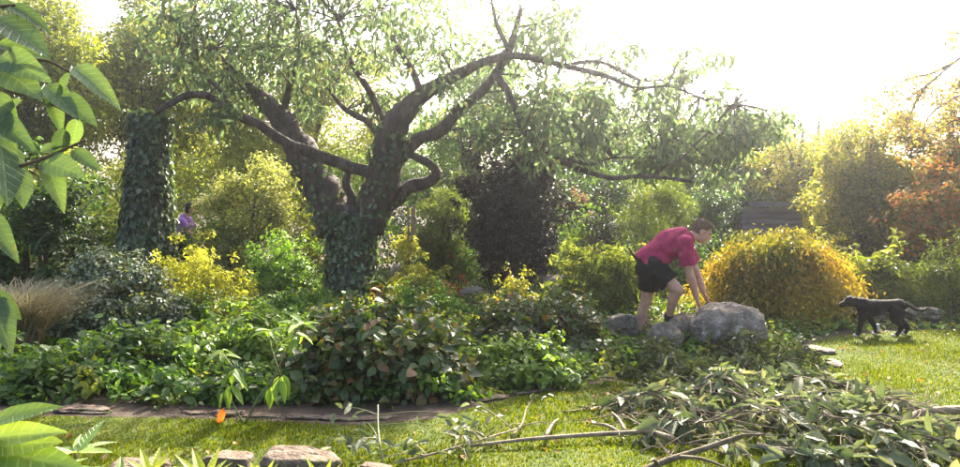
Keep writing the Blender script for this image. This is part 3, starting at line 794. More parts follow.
    # ivy on the trunk and the lower stems
    def ivy_on(pts, rad, n, lo=0.0, hi=1.0):
        path_, rr = smooth_path(pts, rad, 8)
        path_ = np.array(path_); rr = np.array(rr)
        m = len(path_)
        t = rng.uniform(lo, hi, n) * (m - 1.001); i = t.astype(int); f = (t - i)[:, None]
        c = path_[i] * (1 - f) + path_[i + 1] * f
        ax = nrm(path_[i + 1] - path_[i])
        v = rvec(n); v = nrm(v - ax * np.sum(v * ax, 1, keepdims=True))
        return c + v * (rr[i] * (1.02 + 0.14 * np.abs(np.sin(c[:, 2] * 5.1 + v[:, 0] * 4)) * rng.random(n)) + 0.008 + 0.07 * (rng.random(n) < 0.06))[:, None], nrm(v * 0.9 + rvec(n) * 0.4 + (0, 0, 0.3)), nrm(np.array((0, 0, -1.0)) + rvec(n) * 0.8)
    A = [ivy_on(tr, [0.45, 0.385, 0.355, 0.365, 0.33], 3300, 0.0, 0.92), ivy_on(limbs[0][0][:4], limbs[0][1][:4], 330, 0, 0.8), ivy_on(limbs[1][0][:5], limbs[1][1][:5], 380, 0, 0.9)]
    Pn = np.concatenate([a[0] for a in A]); N = np.concatenate([a[1] for a in A]); D = np.concatenate([a[2] for a in A])
    m = len(Pn)
    leaf_cloud('ivy', Pn, D, N, rng.uniform(0.04, 0.13, m), rng.uniform(0.035, 0.095, m), M['ivy'], root, shape='oval')
    # wind chime hanging below the crooked branch
    Yc = 10.85
    top = P(411, 189, Yc)
    w = thing('wind_chime', 'small bamboo wind chime hanging from the crooked branch beside the trunk', 'wind chime', tuple(P(411, 238, Yc)))
    c0 = np.array(P(411, 207, Yc))
    b = MB().tube([np.array(top), c0], 0.004, 5, 1); part('cord', b.v, b.f, M['twig'], w)
    b = MB().tube([c0 + (0, 0, -0.012), c0 + (0, 0, 0.012)], 0.075, 14, 1); part('top_disc', b.v, b.f, M['bark_pale'], w, smooth=False)
    for i in range(5):
        a = i * 2 * math.pi / 5
        o = c0 + np.array((math.cos(a) * 0.052, math.sin(a) * 0.052, -0.02))
        b = MB().tube([o, o + (0, 0, -0.40 - 0.03 * i)], 0.016, 8, 1); part('tube', b.v, b.f, M['bark_pale'], w)
    b = MB().tube([c0, c0 + (0, 0, -0.40)], 0.003, 4, 1); b.tube([c0 + (0, 0, -0.40), c0 + (0, 0, -0.44)], 0.028, 8, 1); part('clapper', b.v, b.f, M['twig'], w)
big_tree()

# ------------------------------------------------------------------ ivy covered stump
def ivy_stump():
    Y = 12.0
    x = WX(148, Y); zt = HZ(116, Y)
    root = thing('ivy_clad_stump', 'tall dead trunk wrapped in dark ivy, behind the golden shrub', 'tree stump', (x, Y, 0))
    pts = [(x - 0.02, Y, -0.05), (x - 0.03, Y, 0.8), (x, Y, 1.7), (x + 0.05, Y, 2.5), (x + 0.07, Y, zt - 0.08)]
    rad = [0.44, 0.40, 0.36, 0.31, 0.26]
    b = MB().tube(pts, rad, 14, 4, 0.12); part('trunk', b.v, b.f, M['bark'], root, smooth=True)
    n = 6200
    z = rng.uniform(0, zt + 0.06, n); t = np.clip(z / zt, 0, 1)
    r = np.interp(z, [0, 0.8, 1.7, 2.5, zt], rad) * rng.uniform(1.0, 1.1, n)
    r = r * (1 + 0.16 * np.array([mnoise.noise(Vector((math.cos(q) * 1.2, math.sin(q) * 1.2, h * 1.4))) for q, h in zip(rng.uniform(0, 6.28, n) * 0, z)])) + 0.09 * (rng.random(n) < 0.07) * rng.random(n)
    cap = rng.random(n) < 0.08
    r = np.where(cap, r * np.sqrt(rng.random(n)), r); z = np.where(cap, zt + rng.uniform(-0.12, 0.1, n) - 0.12 * (rng.random(n) < 0.5), z)
    a = rng.uniform(0, 2 * math.pi, n)
    cx = np.interp(z, [0, 0.8, 1.7, 2.5, zt], [p[0] for p in pts])
    v = np.stack([np.cos(a), np.sin(a), np.zeros(n)], 1)
    Pn = np.stack([cx, np.full(n, Y), z], 1) + v * r[:, None]
    N = nrm(v + rvec(n) * 0.45 + (0, 0, 0.35)); D = nrm(np.array((0, 0, -1.0)) + rvec(n) * 0.75)
    leaf_cloud('ivy', Pn, D, N, rng.uniform(0.04, 0.14, n), rng.uniform(0.04, 0.10, n), M['ivy'], root, shape='oval')
ivy_stump()

# ------------------------------------------------------------------ middle distance planting
SG = 'shrubs in the borders'
shrub('laurel_bush', 'large dark glossy leaved bush at the left edge beside the ivy stump', -60, 122, 158, 12.2, M['deepgreen'], 11000, 0.10, 0.05, ry=1.0, k=70, cr=0.34, group=SG, shape='oval')
shrub('shrub', 'sunlit yellow green bush at the foot of the ivy stump', 60, 200, 195, 13.6, M['yellowgreen'], 7000, 0.07, 0.04, k=50, group=SG)
tree('variegated_dogwood', 'pale cream leaved dogwood with bare twisted stems left of the big trunk', 190, 318, 143, 262, 13.4, M['pale'], 12000, 0.07, 0.038, 0.05, k=60, cr=0.3, cat='shrub', group=SG, droop=0.2)
shrub('pale_bush', 'pale leafy bush right beside the person in lilac', 206, 248, 206, 13.0, M['pale'], 3000, 0.07, 0.038, k=30, group=SG)
shrub('golden_shrub', 'bright golden yellow shrub in front of the ivy stump', 140, 255, 240, 9.8, M['golden'], 8500, 0.06, 0.022, k=80, cr=0.15, group=SG, droop=0.0, up=0.4)
shrub('shrub', 'green bush in front of the pale dogwood and left of the big trunk', 240, 330, 232, 11.8, M['bright'], 5500, 0.06, 0.035, k=40, group=SG)
shrub('bamboo', 'tall feathery green bamboo clump right of the big trunk', 412, 474, 168, 13.4, M['bamboo'], 7500, 0.11, 0.018, dome=False, k=46, cr=0.22, cat='bamboo', droop=0.9, up=0.2)
shrub('shrub', 'small yellow leaved shrub beside the wind chime', 388, 428, 212, 11.9, M['golden'], 1600, 0.07, 0.03, k=16, group=SG)
shrub('dark_evergreen', 'dense near black evergreen column right of the big tree', 458, 564, 126, 12.4, M['dark'], 42000, 0.08, 0.042, dome=False, k=170, cr=0.27, ry=0.8, group=SG, shell=(0.1, 1.1), stems=10)
shrub('shrub', 'shrub with pinkish brown leaf tips right of the dark column', 560, 606, 188, 14.2, M['pinkish'], 2600, 0.06, 0.03, k=26, group=SG)
shrub('dark_shrub', 'low black green shrub in shade behind the sword leaved plants', 568, 640, 196, 13.4, M['dark'], 5000, 0.06, 0.035, k=40, group=SG)
shrub('feathery_conifer', 'light green feathery conifer behind the back of the man in shorts', 615, 700, 165, 12.8, M['bamboo'], 9500, 0.09, 0.014, dome=False, k=70, cr=0.24, group=SG, droop=0.1, up=0.1)
shrub('dark_shrub', 'dark green shrub between the feathery conifer and the shed', 676, 748, 172, 13.8, M['deepgreen'], 6000, 0.06, 0.03, dome=False, k=50, group=SG)
shrub('strap_leaf_bush', 'soft yellow green bush of narrow leaves left of the man in shorts', 545, 655, 240, 9.8, M['swordleaf'], 9000, 0.12, 0.024, ry=0.8, k=110, cr=0.15, group=SG, droop=-0.5, up=0.15)
shrub('shrub', 'small orange leaved plant behind the waist of the man in shorts', 622, 652, 243, 10.2, M['maple'], 900, 0.06, 0.03, k=14, group=SG)
shrub('ground_cover_plant', 'low golden green mound behind the russet leaved shrub', 484, 548, 270, 9.0, M['olive'], 3600, 0.045, 0.022, k=34, group=SG, cat='plant')
shrub('ground_cover_plant', 'low yellow green plant on the bank right of the big trunk', 386, 462, 262, 10.3, M['yellowgreen'], 2600, 0.06, 0.03, k=28, group=SG, cat='plant')
shrub('ground_cover_plant', 'low bright green carpet at the foot of the big trunk', 372, 470, 284, 9.4, M['bright'], 3600, 0.06, 0.035, k=36, group=SG, cat='plant')
shrub('flowering_plant', 'small plant with red flowers at the foot of the dark column', 438, 466, 258, 10.7, M['redflower'], 240, 0.04, 0.025, k=12, group=SG, cat='plant')
shrub('shrub', 'small chartreuse bush to the right of the shed', 796, 850, 206, 11.8, M['golden'], 2600, 0.06, 0.03, k=26, group=SG)
shrub('laurel_bush', 'yellow green large leaved bush above the dog', 838, 925, 236, 9.9, M['yellowgreen'], 4200, 0.11, 0.04, k=46, cr=0.22, group=SG, shape='oval', droop=0.1)
shrub('conifer_bush', 'soft yellow green conifer bush at the right edge behind the tail of the dog', 905, 1010, 238, 9.3, M['bamboo'], 9000, 0.06, 0.014, k=60, cr=0.2, group=SG)
shrub('shrub', 'dark low bush under the autumn tree by the right edge', 880, 990, 215, 11.2, M['deepgreen'], 5000, 0.06, 0.035, k=40, group=SG)

def weeping_maple():
    Y = 9.4
    xa, xb = WX(690, Y), WX(858, Y); zt = HZ(233, Y)
    c = np.array(((xa + xb) / 2, Y, 0)); rx = (xb - xa) / 2; ry = 0.85
    root = thing('weeping_maple', 'weeping golden orange maple between the man in shorts and the dog', 'tree', (c[0], Y, 0))
    b = MB().tube([(c[0], Y, -0.03), (c[0] + 0.06, Y, 0.35), (c[0] - 0.05, Y, 0.7), (c[0], Y, 1.0)], [0.075, 0.06, 0.05, 0.03], 9, 4, 0.15)
    n = 420
    nb_ = 30; bi = rng.integers(0, nb_, n); ba = rng.uniform(0, 6.28, nb_); bq = np.sqrt(rng.random(nb_)); bz = rng.uniform(-0.26, 0.10, nb_); bl_ = rng.uniform(0.3, 1.1, nb_)
    a = ba[bi] + rng.normal(size=n) * 0.28; q = np.clip(bq[bi] + rng.normal(size=n) * 0.15, 0, 1.12)
    ends = []
    for i in range(n):
        s = np.array((c[0], Y, rng.uniform(0.7, 1.0)))
        ex, ey = c[0] + math.cos(a[i]) * q[i] * rx, Y + math.sin(a[i]) * q[i] * ry
        h = zt * (1 - 0.36 * q[i] ** 2.6) + bz[bi[i]] - rng.uniform(0.0, 0.06) + 0.12 * mnoise.noise(Vector((ex * 2.3, ey * 2.3, 0)))
        low = max(0.08, h - bl_[bi[i]] * rng.uniform(0.6, 1.1) * (0.35 + q[i]))
        top = np.array(((s[0] + ex * 2.2) / 3.2, (s[1] + ey * 2.2) / 3.2, h))
        e = np.array((ex + (ex - c[0]) * 0.08, ey + (ey - Y) * 0.08, low))
        ends.append((top, np.array((ex, ey, h - 0.06)), e))
        if i < 40: b.tube([s, top * 0.9 + s * 0.1 - (0, 0, 0.16), ends[-1][1] * 0.9 + s * 0.1 - (0, 0, 0.22)], [0.018, 0.010, 0.003], 5, 3)
    part('trunk', b.v, b.f, M['bark'], root, smooth=True)
    per = 80
    T = np.repeat(np.array([e[0] for e in ends]), per, 0); Mi = np.repeat(np.array([e[1] for e in ends]), per, 0); E = np.repeat(np.array([e[2] for e in ends]), per, 0)
    m = len(T)
    t = rng.random(m)[:, None]
    Pn = (1 - t) ** 2 * T + 2 * t * (1 - t) * Mi + t * t * E + rng.normal(size=(m, 3)) * (0.085, 0.085, 0.06)
    tan = nrm(2 * (1 - t) * (Mi - T) + 2 * t * (E - Mi) + 1e-6)
    D = nrm(tan * 0.5 + rvec(m) * 0.9 + (0, 0, -0.45))
    N = nrm(rvec(m) * 0.7 + (0, -0.1, 0.7))
    base = np.clip(np.repeat(rng.random(nb_)[bi], per) * 0.45 + 0.35 * np.clip(Pn[:, 2] / zt, 0, 1) ** 2 + rng.random(m) * 0.2, 0, 0.999)
    leaf_cloud('crown', Pn, D, N, rng.uniform(0.05, 0.095, m), rng.uniform(0.016, 0.030, m), M['maple'], root, base_rnd=base)
weeping_maple()

# silver ivy mound, ornamental grass, ground covers
shrub('ivy_mound', 'rounded mound of silver edged variegated ivy beside the tan grass', 30, 190, 243, 7.9, M['silver_ivy'], 15000, 0.042, 0.034, ry=0.7, k=150, cr=0.14, ragged=False, shell=(0.8, 1.0), group=SG, shape='oval', droop=0.5)
shrub('bed_plant', 'fern like light green plant between the silver ivy mound and the golden shrub', 165, 215, 292, 8.2, M['bright'], 1500, 0.07, 0.03, k=24, group='leafy plants in the left bed', cat='plant')
blades('ornamental_grass', 'arching clump of dry tan ornamental grass at the left edge', 'grass clump', 12, 350, 6.7, M['tan'], 2400, 1.05, 0.009, 0.2, 0.72, 0.34, seg=8)
BG = 'leafy plants in the left bed'
shrub('bed_plant', 'dark leafy bed plant in front of the tan grass at the left edge', -45, 80, 345, 5.65, M['broad'], 1900, 0.075, 0.045, ry=0.55, k=40, cr=0.13, group=BG, parts=150, templates=T_broad, shape='oval', cat='plant')
shrub('bed_plant', 'leafy green bed plant in front of the silver ivy mound', 36, 195, 328, 6.0, M['broad'], 2800, 0.075, 0.045, ry=0.75, k=56, cr=0.13, group=BG, parts=260, templates=T_broad, shape='oval', cat='plant')
shrub('bed_plant', 'bright green leafy plant between the golden shrub and the lawn', 130, 330, 310, 6.5, M['broad_bright'], 4200, 0.075, 0.045, ry=0.9, k=60, cr=0.14, group=BG, parts=280, templates=T_bright, shape='oval', cat='plant')
shrub('bed_plant', 'dark low leafy plant by the edging below the bright green one', 135, 310, 366, 5.5, M['broad'], 2200, 0.07, 0.045, ry=0.4, k=46, cr=0.11, group=BG, parts=200, templates=T_broad, shape='oval', cat='plant')
shrub('bed_plant', 'yellow green low carpet directly below the golden shrub', 150, 262, 288, 8.8, M['yellowgreen'], 3600, 0.055, 0.03, k=40, cr=0.14, group=BG, cat='plant')
shrub('bed_plant', 'green low carpet left of the ivy clad trunk base', 248, 345, 290, 9.3, M['bright'], 3600, 0.06, 0.035, k=40, cr=0.14, group=BG, cat='plant')
shrub('round_leaf_shrub', 'rounded dark green shrub with brown patches in the middle foreground', 282, 476, 296, 5.75, M['russet'], 6500, 0.075, 0.055, ry=0.62, k=90, cr=0.16, group=SG, parts=300, templates=T_round, shape='oval')
shrub('russet_shrub', 'broad shrub with rusty leaf edges behind the bright green mound', 455, 625, 291, 7.3, M['russet'], 6000, 0.07, 0.05, ry=0.7, k=80, cr=0.17, group=SG, parts=280, templates=T_round, shape='oval')
shrub('bright_mound', 'low bright green leafy mound beside the stone edging in the centre', 455, 602, 336, 5.95, M['broad_bright'], 3600, 0.06, 0.042, ry=0.42, k=56, cr=0.12, group=SG, parts=280, templates=T_bright, shape='oval', cat='plant')

# ------------------------------------------------------------------ rocks
def rock_mesh(name, r, mat, seed, lump=0.22, sq=2.6, nu=26, nv=16):
    V, F = [], []
    if max(r) > 0.16: nu, nv = 56, 36
    rr = random.Random(seed)
    planes = []
    for _ in range(9):
        pv = Vector((rr.gauss(0, 1), rr.gauss(0, 1), rr.gauss(0, 0.8))).normalized()
        planes.append((pv, rr.uniform(0.74, 0.95)))
    planes.append((Vector((rr.gauss(0, 0.1), rr.gauss(0, 0.1), 1)).normalized(), 0.86))
    b = MB().ball((0, 0, 0), 1.0, nu=nu, nv=nv)
    off = Vector((seed * 7.3, seed * 3.1, seed * 1.7))
    for v in b.v:
        v = Vector(v)
        k = (abs(v.x) ** sq + abs(v.y) ** sq + abs(v.z) ** sq) ** (-1 / sq)
        q = v * k
        for pv, dd in planes:
            ov = q.dot(pv) - dd
            if ov > 0: q = q - pv * ov * 0.9
        d = 1 + lump * mnoise.noise(v * 1.4 + off) + lump * 0.5 * mnoise.noise(v * 3.1 + off) + lump * 0.28 * mnoise.noise(v * 8 + off) + lump * 0.16 * mnoise.noise(v * 19 + off)
        V.append((q.x * d * r[0], q.y * d * r[1], q.z * d * r[2]))
    return mesh_np(name, V, b.f, mat, smooth=True)
rock_i = [0]
def rock(name, label, cat, px0, px1, ytop, Y, depth, mat='stone', zbase=0.0, sink=0.12, rz=0.0, group=None, lump=0.2, sq=2.6, parent=None, h=None):
    rock_i[0] += 1
    xa, xb = WX(px0, Y), WX(px1, Y)
    zt = HZ(ytop, Y) if h is None else zbase + h
    hh = (zt - zbase) * (1 + sink)
    o = put(name, rock_mesh(name, ((xb - xa) / 2, depth / 2, hh / 2), M[mat], rock_i[0], lump, sq), parent)
    o.location = ((xa + xb) / 2, Y, zt - hh / 2)
    o.rotation_euler = (0, 0, rz)
    if parent is None: tag(o, label, cat, group)
    return o
RG = 'rocks round the man'
rock('boulder', 'largest grey boulder with white lichen, under the hand of the man in shorts', 'boulder', 692, 768, 302, 7.25, 0.6, lump=0.14)
rock('boulder', 'slanting pale boulder below the black shoe of the man in shorts', 'boulder', 648, 684, 321, 7.0, 0.36, 'stone_moss', sq=2.1)
rock('boulder', 'small grey boulder at the left of the man behind the russet shrub', 'boulder', 606, 652, 313, 7.75, 0.4, 'stone_moss')
rock('boulder', 'squared grey rock wedged between the largest boulder and the slanting one', 'boulder', 666, 700, 314, 7.42, 0.42, 'stone_moss', sq=4)
rock('boulder', 'weathered tan rock beside the golden green mound', 'boulder', 538, 570, 274, 12.2, 0.5, 'stone_edge')
rock('boulder', 'pale grey rock on the bank at the foot of the dark column', 'boulder', 460, 486, 286, 11.2, 0.4, 'stone_edge')
rock('boulder', 'small square stone beside the ivy clad trunk', 'boulder', 388, 406, 264, 12.9, 0.3, 'stone_edge', sq=4)
# big stones at the bottom edge of the picture
rock('kerb_stone', 'large flat topped block stone at the bottom left of the centre', 'stone', 262, 340, 448, 3.72, 0.26, 'stone_soil', sq=5, lump=0.10)
rock('kerb_stone', 'grey flat block stone left of the sapling at the bottom edge', 'stone', 184, 246, 452, 3.72, 0.24, 'stone_soil', sq=5, lump=0.10)
rock('kerb_stone', 'low half buried block stone behind the rhododendron at the bottom left', 'stone', 108, 170, 458, 3.72, 0.24, 'stone_soil', sq=5, lump=0.10)
rock('kerb_stone', 'low half hidden block stone right of the large flat topped one', 'stone', 350, 392, 463, 3.72, 0.22, 'stone_soil', sq=5, lump=0.10)
# flat edging along the bed
def edging():
    r = thing('stone_edging', 'row of low flat stones edging the left bed along the lawn', 'edging', (G(200, 415).x, G(200, 415).y, 0))
    x = -50
    i = 0
    pts = [(-60, 414), (60, 411), (160, 412), (260, 416), (350, 420), (430, 414), (490, 399), (560, 388)]
    while x < 545:
        if x < 430 and rng.random() < 0.4:
            x += rng.uniform(20, 50)
            continue
        w = rng.uniform(30, 62)
        y = np.interp(x + w / 2, [p[0] for p in pts], [p[1] for p in pts])
        y2 = np.interp(x + w / 2 + 10, [p[0] for p in pts], [p[1] for p in pts])
        g = G(x + w / 2, y); g2 = G(x + w / 2 + 10, y2)
        o = rock('stone', None, None, x + 1, x + w - 1, 0, g.y, rng.uniform(0.07, 0.15), 'stone_soil', sq=5, lump=0.35, parent=r, h=rng.uniform(0.01, 0.03), rz=math.atan2(g2.y - g.y, g2.x - g.x))
        o.location = o.location - r.location
        x += w
edging()
def dry_wall():
    Y = 8.75
    r = thing('dry_stone_wall', 'low dry stone wall behind the legs of the dog', 'wall', (WX(872, Y), Y, 0))
    for row in range(3):
        x = 818 + rng.uniform(0, 6)
        while x < 935:
            w = rng.uniform(9, 20)
            o = rock('stone', None, None, x, x + w - 0.4, 0, Y + rng.uniform(-0.03, 0.03), 0.22, 'stone_moss', zbase=row * 0.075, sink=0.3, sq=4, lump=0.14, parent=r, h=0.078)
            o.location = o.location - r.location
            x += w
dry_wall()
for i, (x, y, w) in enumerate([(775, 372, 30), (800, 362, 26), (822, 352, 24), (806, 380, 34), (835, 365, 18), (780, 352, 22)]):
    g = G(x, y)
    lab = ['flat grey paving stone nearest the brush pile', 'flat grey paving stone in the middle of the rubble patch', 'flat grey paving stone closest to the dog', 'largest flat paving stone on the lawn edge', 'small flat paving stone at the right end of the patch', 'flat paving stone below the weeping maple'][i]
    rock('paving_stone', lab, 'stone', x - w / 2, x + w / 2, 0, g.y, 0.3, 'stone', sq=4, lump=0.14, h=0.05, group='paving stones by the lawn')

# ------------------------------------------------------------------ people and dog
def fuse(name, mb, voxel, mat, parent, smooth_it=6, loc=None, folds=None):
    """one continuous surface grown from overlapping tapered forms"""
    me = mesh_np(name + '_raw', np.array(mb.v), mb.f, None)
    o = bpy.data.objects.new(name + '_raw', me); COL.objects.link(o)
    rm = o.modifiers.new('r', 'REMESH'); rm.mode = 'VOXEL'; rm.voxel_size = voxel
    sm = o.modifiers.new('s', 'SMOOTH'); sm.iterations = smooth_it; sm.factor = 0.5
    dg = bpy.context.evaluated_depsgraph_get()
    m2 = bpy.data.meshes.new_from_object(o.evaluated_get(dg))
    m2.name = name
    bpy.data.objects.remove(o)
    m2.materials.clear(); m2.materials.append(mat)
    if folds:
        nv = len(m2.vertices)
        co = np.empty(nv * 3); m2.vertices.foreach_get('co', co); co = co.reshape(-1, 3)
        no = np.array([v.normal for v in m2.vertices])
        d = np.array([folds(Vector(c)) for c in co])
        m2.vertices.foreach_set('co', (co + no * d[:, None]).ravel()); m2.update()
    l = root_loc(parent)
    m2.transform(Matrix.Translation(-Vector(l)))
    m2.polygons.foreach_set('use_smooth', np.ones(len(m2.polygons), dtype=bool))
    return put(name, m2, parent)
M['skin'] = solid_mat('skin', [(0.34, 0.16, 0.11), (0.50, 0.28, 0.19), (0.58, 0.36, 0.26)], 9, 0.55, 0.35, 0.006, spec=0.3)
M['hair'] = solid_mat('short_brown_hair', [(0.11, 0.07, 0.04), (0.24, 0.165, 0.10)], 60, 0.6, 0.8, 0.004)
M['shirt'] = solid_mat('crimson_shirt', [(0.20, 0.008, 0.042), (0.30, 0.012, 0.068), (0.38, 0.02, 0.09)], 14, 0.85, 0.5, 0.02)
M['shorts'] = solid_mat('black_shorts', [(0.005, 0.005, 0.006), (0.011, 0.011, 0.012)], 9, 0.9, 0.5, 0.02, spec=0.15)
M['shoe'] = solid_mat('black_shoe', [(0.012, 0.012, 0.013), (0.03, 0.03, 0.03)], 9, 0.6, 0.3, 0.01)
M['sole'] = solid_mat('shoe_sole', [(0.25, 0.24, 0.22), (0.35, 0.34, 0.32)], 9, 0.8, 0.3, 0.01)
M['white'] = solid_mat('white_mark', [(0.75, 0.75, 0.75), (0.8, 0.8, 0.8)], 9, 0.6, 0)
M['eye'] = solid_mat('eye_dark', [(0.01, 0.008, 0.006), (0.02, 0.015, 0.01)], 9, 0.2, 0)
M['tool'] = solid_mat('dark_handle', [(0.02, 0.018, 0.016), (0.05, 0.04, 0.035)], 9, 0.6, 0)
M['lilac'] = solid_mat('lilac_top', [(0.30, 0.12, 0.46), (0.40, 0.19, 0.56)], 7, 0.85, 0.4, 0.02)
M['jeans'] = solid_mat('dark_trousers', [(0.015, 0.018, 0.03), (0.03, 0.035, 0.05)], 9, 0.85, 0.4, 0.02)
M['darkhair'] = solid_mat('dark_hair', [(0.01, 0.008, 0.006), (0.03, 0.022, 0.016)], 50, 0.55, 0.6, 0.004)
M['fur'] = solid_mat('black_fur', [(0.005, 0.004, 0.004), (0.013, 0.010, 0.009)], 40, 0.7, 0.6, 0.006, spec=0.12)
M['whitefur'] = solid_mat('white_fur', [(0.55, 0.52, 0.48), (0.68, 0.65, 0.6)], 40, 0.8, 0.5, 0.006)

def fuzz(name, o, n, ln, w, mat, parent, down, keep=None):
    """short hairs standing off a body surface"""
    me = o.data
    me.calc_loop_triangles()
    nv = len(me.vertices)
    co = np.empty(nv * 3); me.vertices.foreach_get('co', co); co = co.reshape(-1, 3) + root_loc(parent)
    nt = len(me.loop_triangles)
    ti = np.empty(nt * 3, dtype=np.int32); me.loop_triangles.foreach_get('vertices', ti); ti = ti.reshape(-1, 3)
    ar = np.linalg.norm(np.cross(co[ti[:, 1]] - co[ti[:, 0]], co[ti[:, 2]] - co[ti[:, 0]]), axis=1)
    f = rng.choice(nt, n, p=ar / ar.sum())
    w1 = rng.dirichlet((1, 1, 1), n)
    Pn = (co[ti[f]] * w1[:, :, None]).sum(1)
    nn = nrm(np.cross(co[ti[f][:, 1]] - co[ti[f][:, 0]], co[ti[f][:, 2]] - co[ti[f][:, 0]]))
    D = nrm(nn * 0.45 + np.array(down) + rvec(n) * 0.35)
    S = nrm(np.cross(D, nn + 1e-3)) * w
    L = ln * rng.uniform(0.6, 1.3, n)[:, None]
    V = np.stack([Pn - S, Pn + S, Pn + D * L], 1).reshape(-1, 3)
    part(name, V, np.arange(3 * n).reshape(-1, 3), mat, parent, kind='stuff')

def man():
    Y0 = 7.45
    def Q(px, py, dy=0.0): return np.array(P(px, py, Y0 + dy))
    root = thing('person', 'bending man in crimson T-shirt and black shorts resting a hand on the boulder', 'person', tuple(np.array((Q(655, 347)[0], Y0, 0.0))))
    hipN, kneeN, ankN = Q(655, 270, -0.10), Q(678, 290, -0.20), Q(669, 317, -0.02)
    hipF, kneeF, ankF = Q(651, 271, 0.10), Q(646, 301, 0.14), Q(639, 336, 0.20)
    pel, waist, chest, upper = Q(652, 267), Q(656, 256), Q(671, 245), Q(683, 239)
    nb, head = Q(690, 237), Q(702, 232)
    shN, elN, wrN = Q(685, 243, -0.17), Q(689, 271, -0.20), Q(697, 299, -0.14)
    shF, elF, wrF = Q(684, 241, 0.17), Q(694, 267, 0.18), Q(704, 293, 0.06)
    # body
    b = MB()
    b.tube([pel, waist, chest, upper], [0.125, 0.12, 0.145, 0.12], 14, 4)
    for h in (hipN, hipF): b.ball(h, 0.10)
    b.tube([upper, nb, Q(696, 234.5)], [0.09, 0.062, 0.058], 12, 4)
    up = nrm(np.array((0.42, 0, 0.85))); fw = nrm(np.array((0.80, -0.12, -0.42)))   # head's own axes, bowed forward
    sd = np.cross(up, fw); sd = nrm(sd); fw = nrm(np.cross(sd, up))
    R = np.stack([fw, sd, up], 1)
    def HP(f, s_, u): return head + R @ np.array((f, s_, u))
    b.ball(HP(-0.012, 0, 0.03), (0.097, 0.076, 0.10), R)
    b.ball(HP(0.03, 0, -0.035), (0.066, 0.060, 0.085), R)
    b.ball(HP(0.062, 0, -0.10), (0.028, 0.030, 0.024), R)       # chin
    b.tube([HP(0.088, 0, 0.02), HP(0.112, 0, -0.028), HP(0.092, 0, -0.035)], [0.010, 0.017, 0.012], 7, 3)  # nose
    b.tube([HP(0.082, -0.03, 0.032), HP(0.090, 0, 0.034), HP(0.082, 0.03, 0.032)], 0.012, 6, 3)               # brow
    b.tube([HP(0.085, -0.018, -0.066), HP(0.093, 0, -0.064), HP(0.085, 0.018, -0.066)], 0.008, 6, 3)          # lips
    for s_ in (-1, 1): b.ball(HP(-0.008, s_ * 0.078, -0.012), (0.020, 0.010, 0.032), R)                       # ears
    for a, e, w, sgn in ((shN, elN, wrN, -1), (shF, elF, wrF, 1)):
        b.ball(a, 0.07)
        b.tube([a, (a + e) / 2, e, e * 0.65 + w * 0.35, w], [0.062, 0.056, 0.045, 0.047, 0.031], 12, 4)
        d = nrm(w - e); side = np.array((0, 1.0, 0)) - d * d[1]; side = nrm(side); pn = np.cross(d, side)
        palm = w + d * 0.05
        Rh = np.stack([side, pn, d], 1)
        b.ball(palm, (0.044, 0.020, 0.055), Rh)
        for k, (off, ln) in enumerate(((-0.034, 0.068), (-0.012, 0.08), (0.011, 0.076), (0.033, 0.058))):
            f0 = palm + d * 0.035 + side * off
            f1 = f0 + d * ln * 0.5 + np.array((0.008, 0, 0.0)) + side * off * 0.25
            f2 = f1 + nrm(d + np.array((0.8, 0, -0.1))) * ln * 0.5 + side * off * 0.2
            b.tube([f0, f1, f2], [0.010, 0.0092, 0.0075], 7, 3)
        t0 = palm - d * 0.02 + side * sgn * -0.036
        b.tube([t0, t0 + d * 0.03 + side * -sgn * 0.026, t0 + d * 0.065 + side * -sgn * 0.034 + np.array((0.014, 0, 0))], [0.014, 0.011, 0.009], 7, 3)
    for h, k, a in ((hipN, kneeN, ankN), (hipF, kneeF, ankF)):
        b.tube([h, (h * 0.55 + k * 0.45), k], [0.092, 0.080, 0.060], 13, 4)
        b.ball(k, 0.062)
        c = k * 0.62 + a * 0.38 - np.array((0.018, 0, 0))
        b.tube([k, c, a], [0.056, 0.058, 0.036], 12, 4)
        b.ball(a, 0.042)
        b.tube([a, a + np.array((0.05, 0, -0.05)), a + np.array((0.12, 0, -0.065))], [0.04, 0.038, 0.03], 9, 3)
    body = fuse('body', b, 0.0075, M['skin'], root, 5)
    for s_ in (-1, 1):
        e = MB().ball(HP(0.083, s_ * 0.029, 0.012), 0.010, nu=8, nv=6); part('eye', e.v, e.f, M['eye'], root, smooth=True)
    hb = MB()
    hb.ball(HP(-0.020, 0, 0.048), (0.097, 0.081, 0.096), R)
    hb.ball(HP(-0.055, 0, -0.005), (0.056, 0.072, 0.062), R)
    hb.ball(HP(0.048, 0, 0.098), (0.036, 0.052, 0.028), R)
    hr = fuse('hair', hb, 0.008, M['hair'], root, 3)
    fuzz('hair_strand', hr, 5000, 0.016, 0.0012, M['hair'], root, (-0.3, 0, 0.1))
    # shirt, a shell over torso and upper arms
    s = MB()
    s.tube([Q(644, 265), Q(648, 261), waist + (0.0, 0, 0.0), Q(663, 250), chest, upper, Q(689, 238)], [0.160, 0.158, 0.155, 0.155, 0.172, 0.150, 0.085], 16, 4)
    s.ball(Q(664, 249), (0.14, 0.185, 0.125)); s.ball(Q(675, 244), (0.13, 0.20, 0.125)); s.ball(Q(652, 259), (0.13, 0.18, 0.135)); s.ball(Q(658, 260, -0.05), (0.125, 0.16, 0.11))
    for a, e in ((shN, elN), (shF, elF)):
        s.ball(a, 0.090)
        s.tube([a, a * 0.35 + e * 0.65, a * 0.22 + e * 0.78], [0.088, 0.086, 0.088], 12, 3)
